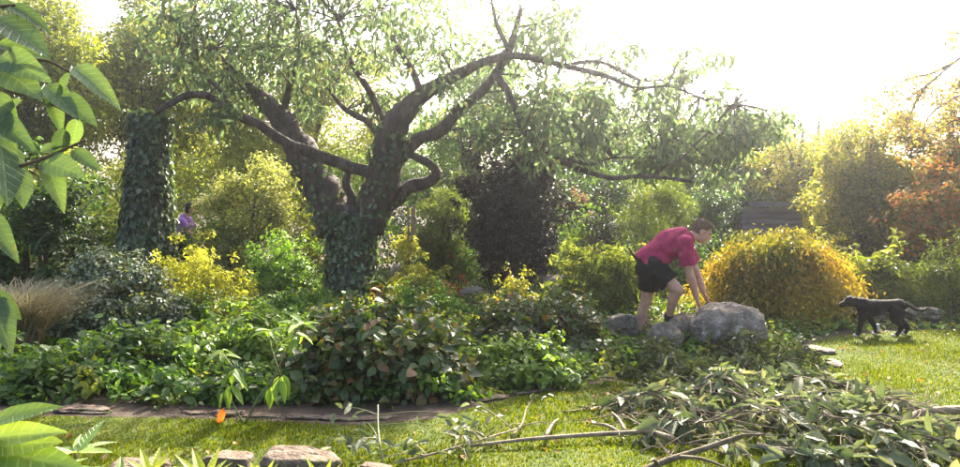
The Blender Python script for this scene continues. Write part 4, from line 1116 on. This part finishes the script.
    fuse('shirt', s, 0.009, M['shirt'], root, 4, folds=lambda c: 0.017 * mnoise.noise(Vector((c.x * 9 - c.z * 13, c.y * 5, c.x * 3 + c.z * 4))) + 0.005 * mnoise.noise(Vector((c.x * 26 - c.z * 30, c.y * 14, c.z * 9))))
    p = MB()
    p.tube([Q(648, 262), Q(650, 270)], [0.155, 0.15], 16, 2)
    p.ball(Q(648, 268), (0.145, 0.195, 0.13)); p.ball(Q(656, 266, -0.09), 0.135); p.ball(Q(653, 266, 0.09), 0.135)
    for h, k in ((hipN, kneeN), (hipF, kneeF)):
        p.tube([h, h * 0.55 + k * 0.45, h * 0.36 + k * 0.64], [0.135, 0.122, 0.118], 14, 3)
    so = fuse('shorts', p, 0.009, M['shorts'], root, 4, folds=lambda c: 0.010 * mnoise.noise(Vector((c.x * 12 + c.z * 12, c.y * 6, c.z * 5))))
    lg = Q(661, 271, -0.235)
    e = MB().ball(lg, (0.018, 0.006, 0.012), nu=8, nv=6); part('logo', e.v, e.f, M['white'], so)
    for a, nm in ((ankN, 'near'), (ankF, 'far')):
        q = MB()
        q.tube([a + (0, 0, 0.05), a + (0, 0, -0.01)], [0.05, 0.052], 12, 2)
        q.tube([a + (-0.045, 0, -0.045), a + (0.05, 0, -0.045), a + (0.17, 0, -0.06)], [0.046, 0.05, 0.036], 12, 4)
        sh = fuse('shoe', q, 0.008, M['shoe'], root, 3)
        k = MB().box(a + np.array((0.06, 0, -0.097)), (0.13, 0.045, 0.012)); part('sole', k.v, k.f, M['sole'], sh)
    for a, e in ((shN, elN), (shF, elF)):
        h0, h1 = a * 0.24 + e * 0.76, a * 0.19 + e * 0.81
        q = MB().tube([h0, h1], [0.091, 0.093], 18, 2, 0.06, cap=False); part('sleeve_hem', q.v, q.f, M['shirt'], root, smooth=True)
    q = MB().tube([Q(686, 238.5), Q(690, 237), Q(691.5, 236.3)], [0.098, 0.080, 0.074], 18, 3, 0.05, cap=False); part('collar', q.v, q.f, M['shirt'], root, smooth=True)
    # pruning tool in the back pocket
    t = thing('pruning_shears', 'dark handled pruning shears sticking out of the back pocket of the shorts', 'shears', tuple(Q(637, 262, -0.08)))
    for s_, (x, y) in ((0, (627, 246)), (1, (630, 252))):
        b2 = MB().tube([Q(640, 264, -0.06 + 0.03 * s_), Q((640 + x) / 2, (264 + y) / 2, -0.07 + 0.02 * s_), Q(x, y, -0.08)], [0.010, 0.011, 0.008], 7, 3)
        part('handle', b2.v, b2.f, M['tool'], t, smooth=True)
man()

def second_person():
    Y0 = 14.0
    def Q(px, py, dy=0.0): return np.array(P(px, py, Y0 + dy))
    root = thing('person', 'person in lilac top with dark hair bending behind the golden shrub', 'person', (Q(184, 280)[0], Y0, 0))
    b = MB()
    pel, ch, nk, hd = Q(184, 240), Q(184, 222), Q(188, 214), Q(191, 208.5)
    b.tube([pel, (pel + ch) / 2, ch], [0.13, 0.12, 0.15], 12, 4); b.tube([ch, nk, hd], [0.08, 0.055, 0.06], 10, 3)
    b.ball(hd, (0.095, 0.08, 0.115)); b.tube([hd + (0.08, 0, 0.0), hd + (0.115, 0, -0.03)], [0.012, 0.016], 6, 2)
    for sgn in (-1, 1):
        h = pel + np.array((0, sgn * 0.1, -0.02)); k = h + np.array((0.06, 0, -0.42)); a = np.array((h[0] - 0.02, h[1], 0.07))
        b.tube([h, k, a], [0.095, 0.06, 0.042], 10, 4); b.tube([a, a + (0.15, 0, -0.03)], [0.045, 0.035], 8, 2)
        s = ch + np.array((0.04, sgn * 0.17, 0.0)); e = s + np.array((0.14, 0, -0.22)); w = e + np.array((0.22, 0, -0.04))
        b.tube([s, e, w], [0.058, 0.045, 0.03], 10, 4); b.ball(w + (0.05, 0, 0), (0.05, 0.035, 0.02))
        for f in (-0.025, -0.008, 0.008, 0.025): b.tube([w + (0.07, f, 0), w + (0.12, f * 1.2, -0.025)], [0.009, 0.007], 6, 2)
        b.tube([w + (0.02, -sgn * 0.03, 0), w + (0.075, -sgn * 0.05, -0.01)], [0.012, 0.009], 6, 2)
    fuse('body', b, 0.009, M['skin'], root, 4)
    s = MB(); s.tube([pel + (0, 0, 0.0), (pel + ch) / 2 + (-0.03, 0, 0), ch, nk + (-0.01, 0, -0.03)], [0.165, 0.165, 0.18, 0.09], 14, 4)
    s.ball((pel + ch) / 2, (0.15, 0.2, 0.22))
    for sgn in (-1, 1):
        q = ch + np.array((0.04, sgn * 0.17, 0.0)); e = q + np.array((0.14, 0, -0.22)); s.ball(q, 0.085); s.tube([q, q * 0.4 + e * 0.6], [0.08, 0.075], 10, 2)
    fuse('top', s, 0.012, M['lilac'], root, 4)
    p = MB(); p.ball(pel + (0, 0, -0.05), (0.16, 0.19, 0.14))
    for sgn in (-1, 1):
        h = pel + np.array((0, sgn * 0.1, -0.02)); k = h + np.array((0.06, 0, -0.42)); a = np.array((h[0] - 0.02, h[1], 0.10))
        p.tube([h, k, a], [0.115, 0.08, 0.065], 10, 4)
    fuse('trousers', p, 0.012, M['jeans'], root, 4)
    hb = MB(); hb.ball(hd + (-0.02, 0, 0.035), (0.10, 0.092, 0.105)); hb.ball(hd + (-0.05, 0, -0.03), (0.07, 0.085, 0.09)); fuse('hair', hb, 0.01, M['darkhair'], root, 3)
second_person()

def dog():
    Y0 = 8.0
    def Q(px, py, dy=0.0): return np.array(P(px, py, Y0 + dy))
    root = thing('dog', 'black dog with white paws walking left past the weeping maple', 'dog', (Q(880, 336)[0], Y0, 0))
    b = MB()
    sh, ml, ru = Q(864, 308), Q(882, 308.5), Q(899, 307)
    for c, r in ((Q(865, 307.5), (0.095, 0.085, 0.105)), (Q(875, 307.5), (0.115, 0.08, 0.095)), (Q(887, 306), (0.105, 0.064, 0.066)), (Q(898, 305.5), (0.085, 0.07, 0.078))): b.ball(c, r)
    b.tube([Q(864, 306), Q(882, 305.5), Q(899, 304.5)], [0.078, 0.066, 0.062], 12, 4)
    b.tube([Q(863, 304), Q(856, 302), Q(852, 302)], [0.075, 0.056, 0.05], 12, 3)
    hd = Q(850.5, 301)
    b.ball(hd, (0.068, 0.060, 0.062))
    b.tube([hd + (-0.03, 0, -0.012), hd + (-0.085, 0, -0.035), hd + (-0.125, 0, -0.045)], [0.044, 0.034, 0.026], 10, 3)
    for s_ in (-1, 1): b.tube([hd + (0.015, s_ * 0.048, 0.04), hd + (0.025, s_ * 0.072, 0.015), hd + (0.015, s_ * 0.075, -0.035)], [0.026, 0.034, 0.016], 7, 3)
    gz = lambda px, dy: np.array((Q(px, 336, dy)[0], Y0 + dy, 0.03))
    # front legs
    for (x0, x1, x2, dy) in ((864, 861, 857.5, -0.06), (866, 872, 876.5, 0.06)):
        f = gz(x2, dy)
        b.tube([Q(x0, 312, dy), Q(x1, 321, dy), (Q(x1, 321, dy) * 0.35 + f * 0.65) + (0.004, 0, 0), f + (0.012, 0, 0.02)], [0.052, 0.034, 0.026, 0.023], 9, 4)
        b.tube([f + (0.012, 0, 0.005), f + (-0.035, 0, -0.004)], [0.026, 0.022], 8, 2)
    # hind legs: knee forward, hock backward
    for (xh, xk, xc, xp, dy) in ((899, 894.5, 901, 896.5, -0.07), (900, 898.5, 907.5, 905, 0.07)):
        f = gz(xp, dy)
        b.tube([Q(xh, 309, dy), Q(xk, 318, dy), Q(xc, 326.5, dy), f + (0.015, 0, 0.02)], [0.085, 0.055, 0.028, 0.023], 10, 4)
        b.tube([f + (0.018, 0, 0.005), f + (-0.032, 0, -0.004)], [0.026, 0.022], 8, 2)
    b.tube([Q(904, 303.5), Q(910, 306), Q(917, 310), Q(924, 310), Q(929, 306.5)], [0.028, 0.024, 0.020, 0.016, 0.008], 8, 4)
    body = fuse('body', b, 0.0085, M['fur'], root, 9)
    fuzz('fur', body, 16000, 0.014, 0.0014, M['fur'], root, (0.6, 0, -0.35))
    # white paws and tail tip
    for (x, dy) in ((857.5, -0.06), (876.5, 0.06), (896.5, -0.07), (905, 0.07)):
        q = gz(x, dy); k = MB().ball(q + (-0.026, 0, -0.008), (0.028, 0.023, 0.019), nu=10, nv=7)
        part('paw', k.v, k.f, M['whitefur'], root, smooth=True)
    f = gz(876.5, 0.06)
    k = MB().tube([f + (0.012, 0, 0.02), f + (0.006, 0, 0.06), f + (0.0, 0, 0.10)], [0.026, 0.028, 0.028], 9, 3); part('white_sock', k.v, k.f, M['whitefur'], root, smooth=True)
    k = MB().ball(hd + (-0.13, 0, -0.038), (0.013, 0.016, 0.012), nu=8, nv=6); part('nose', k.v, k.f, M['eye'], root, smooth=True)
    for s_ in (-1, 1):
        k = MB().ball(hd + (-0.046, s_ * 0.040, 0.018), 0.008, nu=8, nv=6); part('eye', k.v, k.f, M['eye'], root, smooth=True)
dog()

# ------------------------------------------------------------------ cut branches
def cut_branch(name, label, pl, zs, r0, r1, mat, leaves=0, L=0.1, twigs=0, group=None, cat='branch', T=None, sides=8, spread=0.12):
    pts = []
    for (x, y), z in zip(pl, zs): pts.append(np.array(G(x, y, z)))
    rad = np.linspace(r0, r1, len(pts))
    root = thing(name, label, cat, (pts[0][0], pts[0][1], 0), group)
    b = MB().tube(pts, list(rad), sides, 4, 0.12)
    part('stem', b.v, b.f, mat, root, smooth=True)
    sp, _ = smooth_path(pts, list(rad), 6)
    sp = np.array(sp)
    ends = []
    for i in range(twigs):
        a = sp[int(rng.uniform(0.25, 1.0) * (len(sp) - 1))]
        e = a + np.array((rng.normal() * 0.22, rng.normal() * 0.18, rng.uniform(-0.03, 0.10)))
        e[2] = max(e[2], 0.02)
        t = MB().tube([a, (a + e) / 2 + (0, 0, 0.02), e], [r1 * 0.8, r1 * 0.6, r1 * 0.3], 5, 3)
        part('twig', t.v, t.f, mat, root, smooth=True)
        ends.append((a + e) / 2); ends.append(e)
    if leaves:
        base = np.array(ends) if ends else sp
        c = base[rng.integers(0, len(base), leaves)] + rng.normal(size=(leaves, 3)) * (0.05, 0.05, 0.02)
        c[:, 2] = np.maximum(c[:, 2], 0.02)
        D = rvec(leaves) * (1, 1, 0.4); N = rvec(leaves) * 0.7 + (0, -0.3, 0.8)
        leaf_objects(root, T or T_cut, c, D, N, L * rng.uniform(0.7, 1.2, leaves))
    return root
CG = 'cut branches on the lawn'
cut_branch('cut_branch', 'long thin cut branch lying across the lawn in the centre', [(470, 446), (520, 440), (570, 436), (620, 433), (650, 432), (672, 438)], [0.03, 0.05, 0.05, 0.06, 0.08, 0.12], 0.010, 0.018, M['bark_pale'], 0, twigs=4, group=CG)
cut_branch('cut_branch', 'thick cut bough sticking out of the brush pile at the bottom', [(636, 473), (668, 460), (700, 450), (742, 436)], [0.03, 0.07, 0.12, 0.20], 0.020, 0.016, M['twig_bark'], 0, twigs=3, group=CG)
cut_branch('cut_branch', 'curved pale cut limb lying on the lawn at the right edge', [(1000, 411), (960, 410), (930, 411), (915, 415), (908, 423)], [0.05, 0.06, 0.07, 0.06, 0.03], 0.034, 0.022, M['bark_pale'], 0, group=CG)
cut_branch('cut_branch', 'leafy cut spray lying below the round leaved shrub', [(400, 462), (440, 452), (480, 440), (520, 428)], [0.03, 0.05, 0.06, 0.05], 0.008, 0.006, M['bark_pale'], 42, 0.085, 9, CG)
cut_branch('cut_branch', 'small upright leafy cutting in front of the round leaved shrub', [(384, 466), (380, 445), (378, 425), (378, 405)], [0.02, 0.10, 0.16, 0.22], 0.007, 0.004, M['twig_green'], 40, 0.095, 8, CG)
cut_branch('cut_branch', 'forked twig standing up beside the centre lawn path', [(512, 436), (522, 424), (526, 410), (532, 400)], [0.03, 0.06, 0.10, 0.14], 0.008, 0.005, M['bark_pale'], 6, 0.07, 3, CG)
cut_branch('cut_branch', 'bare twig leaning over the lawn left of the brush pile', [(672, 458), (655, 438), (640, 425), (622, 414)], [0.05, 0.07, 0.09, 0.10], 0.007, 0.004, M['bark_pale'], 0, 0.07, 2, CG)
cut_branch('cut_branch', 'fine bare twigs at the right end of the brush pile', [(890, 430), (915, 420), (925, 405), (940, 395)], [0.05, 0.07, 0.10, 0.13], 0.006, 0.003, M['twig'], 0, 0.07, 6, CG)

def brush_pile():
    c = np.array(G(778, 424))
    root = thing('brush_pile', 'big heap of cut branches with wilting grey green leaves on the lawn', 'brush pile', (c[0], c[1], 0))
    def hgt(x, y):
        q = np.clip(1 - ((x - c[0]) / 1.12) ** 2 - ((y - c[1]) / 1.0) ** 2, 0, 1)
        return 0.22 * np.sqrt(q) * (0.75 + 0.9 * mnoise.noise(Vector((x * 2.2, y * 2.2, 1.0))))
    Pn, D, N, Ls, top = [], [], [], [], []
    tw = MB()
    for i in range(88):
        ang0 = rng.uniform(0, 6.28); q = math.sqrt(rng.random())
        x = c[0] + math.cos(ang0) * q * 1.0; y = c[1] + math.sin(ang0) * q * 0.9
        a = rng.normal() * 0.55 + (math.pi if rng.random() < 0.45 else 0)
        ln = rng.uniform(0.45, 1.15); bend = rng.normal() * 0.5
        lift = rng.uniform(0.5, 1.25)
        pts = []
        for t in np.linspace(-0.5, 0.5, 6):
            aa = a + bend * t
            qx, qy = x + math.cos(aa) * ln * t, y + math.sin(aa) * ln * t + rng.normal() * 0.015
            pts.append(np.array((qx, qy, max(0.015, float(hgt(qx, qy)) * lift + rng.uniform(0.0, 0.03)))))
        r = rng.uniform(0.003, 0.009) if i > 12 else rng.uniform(0.009, 0.016)
        b = MB().tube(pts, list(r * np.array((1.2, 1.05, 0.9, 0.7, 0.5, 0.25))), 6, 3, 0.15)
        part('branch', b.v, b.f, M['bark_pale'] if rng.random() < 0.25 else M['twig_bark'], root, smooth=True)
        sp = np.array(smooth_path(pts, 0.01, 4)[0])
        if rng.random() < 0.2: continue
        for k in range(int(rng.uniform(14, 30))):
            j = int(rng.uniform(0.25, 0.999) * (len(sp) - 1))
            p = sp[j]; tg = nrm(sp[min(j + 1, len(sp) - 1)] - sp[max(j - 1, 0)])
            sd = nrm(rvec(1)[0] - tg * 0.2)
            m_ = p + sd * np.array((1, 1, 0.5)) * rng.uniform(0.01, 0.07)
            m_[2] = max(0.012, m_[2])
            if rng.random() < 0.35: tw.tube([p, (p + m_) / 2 + (0, 0, 0.005), m_], [0.0022, 0.0018, 0.0012], 3, 2)
            Pn.append(m_); D.append(tg * 0.6 + sd * 0.8 + np.array((0, -0.1, -0.35))); N.append(rvec(1)[0] * 0.6 + np.array((0, -0.25, 0.75))); Ls.append(rng.uniform(0.07, 0.16)); top.append(lift - 0.4 * (p[1] - c[1]) + 0.3 * rng.random())
    for i in range(260):
        ang0 = rng.uniform(0, 6.28); q = math.sqrt(rng.random())
        x = c[0] + math.cos(ang0) * q * 1.25; y = c[1] + math.sin(ang0) * q * 0.9
        z = float(hgt(x, y)) * rng.uniform(0.5, 1.25) + 0.02
        e = np.array((x, y, z)) + rng.normal(size=3) * (0.2, 0.14, 0.05); e[2] = max(0.01, e[2])
        tw.tube([(x, y, z), (np.array((x, y, z)) + e) / 2 + rng.normal(size=3) * 0.02, e], [0.004, 0.003, 0.0012], 4, 2)
    part('twig', tw.v, tw.f, M['bark_pale'], root, kind='stuff')
    Pn, D, N, Ls = np.array(Pn), np.array(D), np.array(N), np.array(Ls)
    o = np.argsort(-np.array(top)); a, bb = o[:300], o[300:]
    leaf_objects(root, T_cut, Pn[a], D[a], N[a], Ls[a] * 1.1)
    leaf_cloud('foliage', Pn[bb], D[bb], N[bb], Ls[bb], Ls[bb] * rng.uniform(0.3, 0.5, len(bb)), M['cut'], root, shape='oval', fold=0.45, curl=0.3)
brush_pile()
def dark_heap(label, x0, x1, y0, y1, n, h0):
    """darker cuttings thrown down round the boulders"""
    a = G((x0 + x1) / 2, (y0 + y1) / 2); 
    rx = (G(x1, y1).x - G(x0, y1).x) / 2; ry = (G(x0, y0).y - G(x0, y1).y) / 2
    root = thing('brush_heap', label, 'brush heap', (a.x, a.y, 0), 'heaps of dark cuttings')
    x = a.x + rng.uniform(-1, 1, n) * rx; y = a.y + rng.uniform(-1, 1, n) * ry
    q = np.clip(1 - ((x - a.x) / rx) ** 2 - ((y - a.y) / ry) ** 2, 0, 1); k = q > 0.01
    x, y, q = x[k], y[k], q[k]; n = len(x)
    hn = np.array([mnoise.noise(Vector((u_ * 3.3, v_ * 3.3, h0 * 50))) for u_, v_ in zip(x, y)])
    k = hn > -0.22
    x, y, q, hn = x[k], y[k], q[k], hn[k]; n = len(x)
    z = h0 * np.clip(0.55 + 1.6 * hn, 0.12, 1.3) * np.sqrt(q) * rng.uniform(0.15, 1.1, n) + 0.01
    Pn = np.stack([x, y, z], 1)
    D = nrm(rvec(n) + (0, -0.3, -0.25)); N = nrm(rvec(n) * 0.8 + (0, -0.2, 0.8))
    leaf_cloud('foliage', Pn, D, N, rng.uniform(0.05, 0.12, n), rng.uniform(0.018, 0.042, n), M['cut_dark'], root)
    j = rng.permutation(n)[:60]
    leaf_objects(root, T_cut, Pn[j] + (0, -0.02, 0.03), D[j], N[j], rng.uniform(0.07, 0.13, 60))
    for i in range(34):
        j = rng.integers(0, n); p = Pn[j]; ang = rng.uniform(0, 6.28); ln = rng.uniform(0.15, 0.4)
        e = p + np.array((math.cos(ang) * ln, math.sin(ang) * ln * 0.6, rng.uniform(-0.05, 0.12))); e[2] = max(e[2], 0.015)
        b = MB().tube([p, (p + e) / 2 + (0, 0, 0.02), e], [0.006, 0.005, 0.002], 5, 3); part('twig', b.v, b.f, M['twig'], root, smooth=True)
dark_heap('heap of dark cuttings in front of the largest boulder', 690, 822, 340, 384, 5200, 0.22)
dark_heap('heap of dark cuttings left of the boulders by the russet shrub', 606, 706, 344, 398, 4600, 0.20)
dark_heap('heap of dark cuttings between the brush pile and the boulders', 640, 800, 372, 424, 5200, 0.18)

# ------------------------------------------------------------------ sapling in front of the bed
def sapling():
    Y = 4.75
    base = np.array((WX(238, Y), Y, 0.0))
    root = thing('sapling', 'young sapling with drooping leaves standing between the block stones', 'sapling', tuple(base))
    def q(px, py, dy=0.0): return np.array(P(px, py, Y + dy))
    paths = [[base, q(247, 440), q(244, 425), q(235, 408), q(228, 392)], [q(244, 428), q(251, 412), q(258, 398), q(270, 386), q(281, 376)], [base + (0.02, 0.0, 0), q(240, 445), q(238, 428), q(236, 415)],
             [q(270, 386), q(282, 360), q(292, 340), q(300, 325)], [q(228, 392), q(226, 380), q(232, 366)]]
    for i, p in enumerate(paths):
        b = MB().tube(p, list(np.linspace(0.009 if i < 3 else 0.006, 0.004, len(p))), 7, 4)
        part('stem', b.v, b.f, M['twig_green'], root, smooth=True)
    Pn, D, N, L = [], [], [], []
    def ros(c, k, ln, dz, spread=1.0):
        for i in range(k):
            a = 2 * math.pi * i / k + rng.uniform(-.3, .3)
            Pn.append(c + rng.normal(size=3) * 0.01); D.append((math.cos(a) * spread, math.sin(a) * spread, dz + rng.normal() * 0.2)); N.append((0, -0.2, 1)); L.append(ln * rng.uniform(0.8, 1.15))
    ros(q(300, 325), 8, 0.16, 0.05); ros(q(296, 335), 6, 0.15, -0.35); ros(q(268, 330, 0.1), 6, 0.14, 0.0)
    ros(q(228, 388), 7, 0.15, -1.0, 0.6); ros(q(234, 372), 6, 0.15, -0.6); ros(q(281, 378), 7, 0.15, -1.1, 0.5); ros(q(270, 388), 4, 0.13, -1.2, 0.5); ros(q(222, 352, 0.2), 6, 0.14, -0.1)
    b = MB().tube([q(281, 376), q(272, 350, 0.05), q(268, 330, 0.1)], [0.005, 0.004, 0.003], 6, 3); part('stem', b.v, b.f, M['twig_green'], root, smooth=True)
    b = MB().tube([q(232, 366), q(226, 358, 0.1), q(222, 352, 0.2)], [0.005, 0.004, 0.003], 6, 3); part('stem', b.v, b.f, M['twig_green'], root, smooth=True)
    leaf_objects(root, T_sap, np.array(Pn), np.array(D), np.array(N, float), np.array(L))
    oc = leaf_objects(root, T_orange, np.array([q(224, 408), q(219, 440)]), np.array([(-0.35, -0.1, -1), (0.15, -0.2, -1)]), np.array([(0.2, -1, 0.3), (-0.3, -1, 0.2)], float), np.array((0.14, 0.075)))
    for o in oc: o['label'] = 'orange withered leaf'
    for a_, b_ in ((q(236, 408), q(224, 408)), (q(239, 432), q(219, 440))):
        b = MB().tube([a_, (a_ + b_) / 2 + (0, 0, 0.01), b_], 0.0025, 5, 3); part('leaf_stalk', b.v, b.f, M['twig_green'], root)
sapling()

# ------------------------------------------------------------------ near foliage
def rhododendron():
    root = thing('rhododendron', 'near rhododendron with long glossy yellow green leaves at the bottom left corner', 'shrub', (-1.15, 1.75, 0))
    Pn, D, N, L, T = [], [], [], [], []
    def lf(px, py, qx, qy, Y, dy=0.0, nrmv=(0.1, -0.35, 1.0)):
        a = np.array(P(px, py, Y)); e = np.array(P(qx, qy, Y + dy))
        Pn.append(a); D.append(e - a); N.append(nrmv); L.append(np.linalg.norm(e - a))
    Y = 1.5
    lf(-14, 424, 56, 401, Y, -0.05, (0.25, -0.55, 0.8)); lf(-18, 440, 44, 424, Y, -0.1, (0.1, -0.8, 0.6)); lf(-18, 444, 60, 440, Y, -0.06, (0, -0.75, 0.65))
    lf(-16, 450, 76, 462, Y, -0.10, (0, -0.7, 0.7)); lf(-18, 462, 24, 467, Y, -0.1, (0, -0.7, 0.7)); lf(-20, 435, -30, 395, Y, 0.1); lf(-20, 455, -70, 440, Y, 0.0); lf(-20, 455, -60, 490, Y, -0.1); lf(-18, 460, 40, 500, Y, -0.1, (0, -0.6, 0.8))
    leaf_objects(root, T_rhodo, np.array(Pn), np.array(D), np.array(N, float), np.array(L))
    def rosette(px, py, Y, k, ln, up, tmpl, tilt=0.0):
        c = np.array(P(px, py, Y))
        pn, d, n_, l = [], [], [], []
        for i in range(k):
            a = 2 * math.pi * (i + rng.uniform(-.25, .25)) / k
            pn.append(c + np.array((math.cos(a), math.sin(a), 0)) * 0.006); d.append((math.cos(a), math.sin(a), up + rng.normal() * 0.15)); n_.append((-math.cos(a) * 0.4, -math.sin(a) * 0.4 - 0.2, 1)); l.append(ln * rng.uniform(0.75, 1.15))
        leaf_objects(root, tmpl, np.array(pn), np.array(d), np.array(n_, float), np.array(l))
        return c
    stems = [rosette(76, 452, 2.3, 9, 0.13, 0.35, T_rhodo), rosette(150, 474, 2.2, 8, 0.11, 0.9, T_rtip), rosette(205, 482, 2.1, 8, 0.11, 1.0, T_rtip), rosette(120, 478, 2.4, 7, 0.12, 0.5, T_rhodo),
             rosette(262, 484, 2.1, 5, 0.09, 1.5, T_rtip), rosette(322, 486, 2.1, 5, 0.10, 1.5, T_rtip), rosette(46, 476, 2.0, 8, 0.14, 0.4, T_rhodo), rosette(-16, 452, 1.5, 7, 0.12, 0.6, T_rhodo)]
    for i, c in enumerate(stems):
        b0 = np.array((-1.15 + 0.03 * (i % 3), 1.75 + 0.03 * i, -0.02)); m_ = (b0 * 0.55 + c * 0.45) + np.array((0, 0, -0.12))
        b = MB().tube([b0, m_, c], [0.016, 0.011, 0.006], 7, 4); part('stem', b.v, b.f, M['twig'], root, smooth=True)
rhododendron()
def overhang():
    bx, by = -1.75, 1.9
    root = thing('broadleaf_sapling', 'near branch with large ribbed green leaves hanging in at the top left', 'tree', (bx, by, 0))
    Y = 1.75
    def q(px, py, dy=0.0): return np.array(P(px, py, Y + dy))
    tr = [np.array((bx, by, -0.02)), np.array((bx + 0.03, by, 0.7)), np.array((bx - 0.02, by - 0.02, 1.5)), np.array((bx + 0.04, by - 0.04, 2.2))]
    b = MB().tube(tr, [0.035, 0.030, 0.024, 0.014], 9, 4); part('trunk', b.v, b.f, M['bark'], root, smooth=True)
    brs = [[tr[2] + (0, 0, 0.35), q(-60, 90), q(-10, 70), q(40, 60), q(70, 72)], [tr[2], q(-50, 190), q(0, 172), q(40, 160), q(86, 140)], [tr[2] + (0, 0, 0.5), q(-50, 10), q(-10, 8), q(15, 5)], [tr[2] - (0, 0, 0.3), q(-60, 290), q(-20, 292), q(0, 296)],
           [q(-10, 70), q(10, 90), q(40, 98), q(78, 118)]]
    for p in brs:
        b = MB().tube(p, list(np.linspace(0.008, 0.003, len(p))), 7, 4); part('branch', b.v, b.f, M['twig'], root, smooth=True)
    Pn, D, N, L = [], [], [], []
    def lf(a, b_, dy=-0.03, n_=(0.2, -0.7, 0.6)):
        s, e = q(*a), q(b_[0], b_[1], dy)
        Pn.append(s); D.append(e - s); N.append(n_); L.append(np.linalg.norm(e - s))
    for a, b_, n_ in [((-8, 18), (46, 42), (0.1, -0.6, 0.8)), ((-4, 44), (48, 50), (0, -0.8, 0.6)), ((-6, 62), (38, 92), (0.2, -0.8, 0.5)), ((0, 55), (40, 72), (0, -0.9, 0.4)), ((72, 66), (116, 92), (0.3, -0.75, 0.6)),
                      ((70, 72), (56, 96), (-0.3, -0.8, 0.4)), ((45, 84), (76, 110), (0.3, -0.7, 0.6)), ((50, 92), (62, 130), (0.5, -0.8, 0.2)), ((60, 94), (96, 122), (0.2, -0.8, 0.5)),
                      ((22, 100), (-6, 120), (-0.2, -0.8, 0.5)), ((-6, 115), (26, 138), (0.1, -0.8, 0.6)), ((0, 138), (12, 200), (0.8, -0.6, 0.1)), ((-6, 132), (4, 196), (0.7, -0.7, 0.1)), ((-12, 140), (-4, 205), (0.5, -0.8, 0.1)),
                      ((42, 160), (80, 172), (0, -0.85, 0.5)), ((72, 150), (98, 166), (0.2, -0.8, 0.5)), ((46, 160), (64, 204), (0.6, -0.8, 0.1)), ((20, 168), (24, 206), (0.6, -0.8, 0.1)), ((40, 152), (66, 140), (0, -0.8, 0.6)),
                      ((-14, 215), (8, 246), (0.4, -0.8, 0.3)), ((-10, 292), (20, 318), (0.3, -0.8, 0.4)), ((-8, 296), (10, 346), (0.6, -0.8, 0.1)), ((-14, 300), (-4, 350), (0.5, -0.8, 0.1)),
                      ((64, 128), (56, 160), (0.7, -0.7, 0.0)), ((78, 118), (70, 150), (0.4, -0.9, 0.1)), ((10, 5), (48, 22), (0.2, -0.7, 0.6)), ((-6, 2), (30, 14), (0.1, -0.7, 0.6)), ((-10, 90), (14, 140), (0.5, -0.8, 0.2))]:
        lf(a, b_, rng.uniform(-0.08, 0.03), n_)
    for _ in range(26):      # leaves on the part of the branch outside the picture
        a = (rng.uniform(-190, -75), rng.uniform(-40, 320)); ang = rng.uniform(-0.3, 2.4)
        lf(a, (a[0] + 50 * math.cos(ang), a[1] + 50 * math.sin(ang)), rng.uniform(-0.1, 0.1), (rng.normal() * 0.4, -0.7, 0.5))
    leaf_objects(root, T_over, np.array(Pn), np.array(D), np.array(N, float), np.array(L))
overhang()
# ------------------------------------------------------------------ added scattering volume, stands in for lens glare
def glare_veil():
    b = MB().box((0, 0, 4.6), (124, 124, 5.6))
    m, nt, out = new_mat('glare_scatter')
    pv = nt.nodes.new('ShaderNodeVolumePrincipled')
    pv.inputs['Color'].default_value = (0.93, 0.95, 1.0, 1)
    pv.inputs['Density'].default_value = 0.0028
    pv.inputs['Anisotropy'].default_value = 0.9
    nt.links.new(pv.outputs[0], out.inputs['Volume'])
    o = put('glare_veil', mesh_np('glare_veil', b.v, b.f, m))
    o['kind'] = 'stuff'
    tag(o, 'added scattering volume standing in for the lens glare over the garden', 'glare_veil', kind='stuff')
glare_veil()
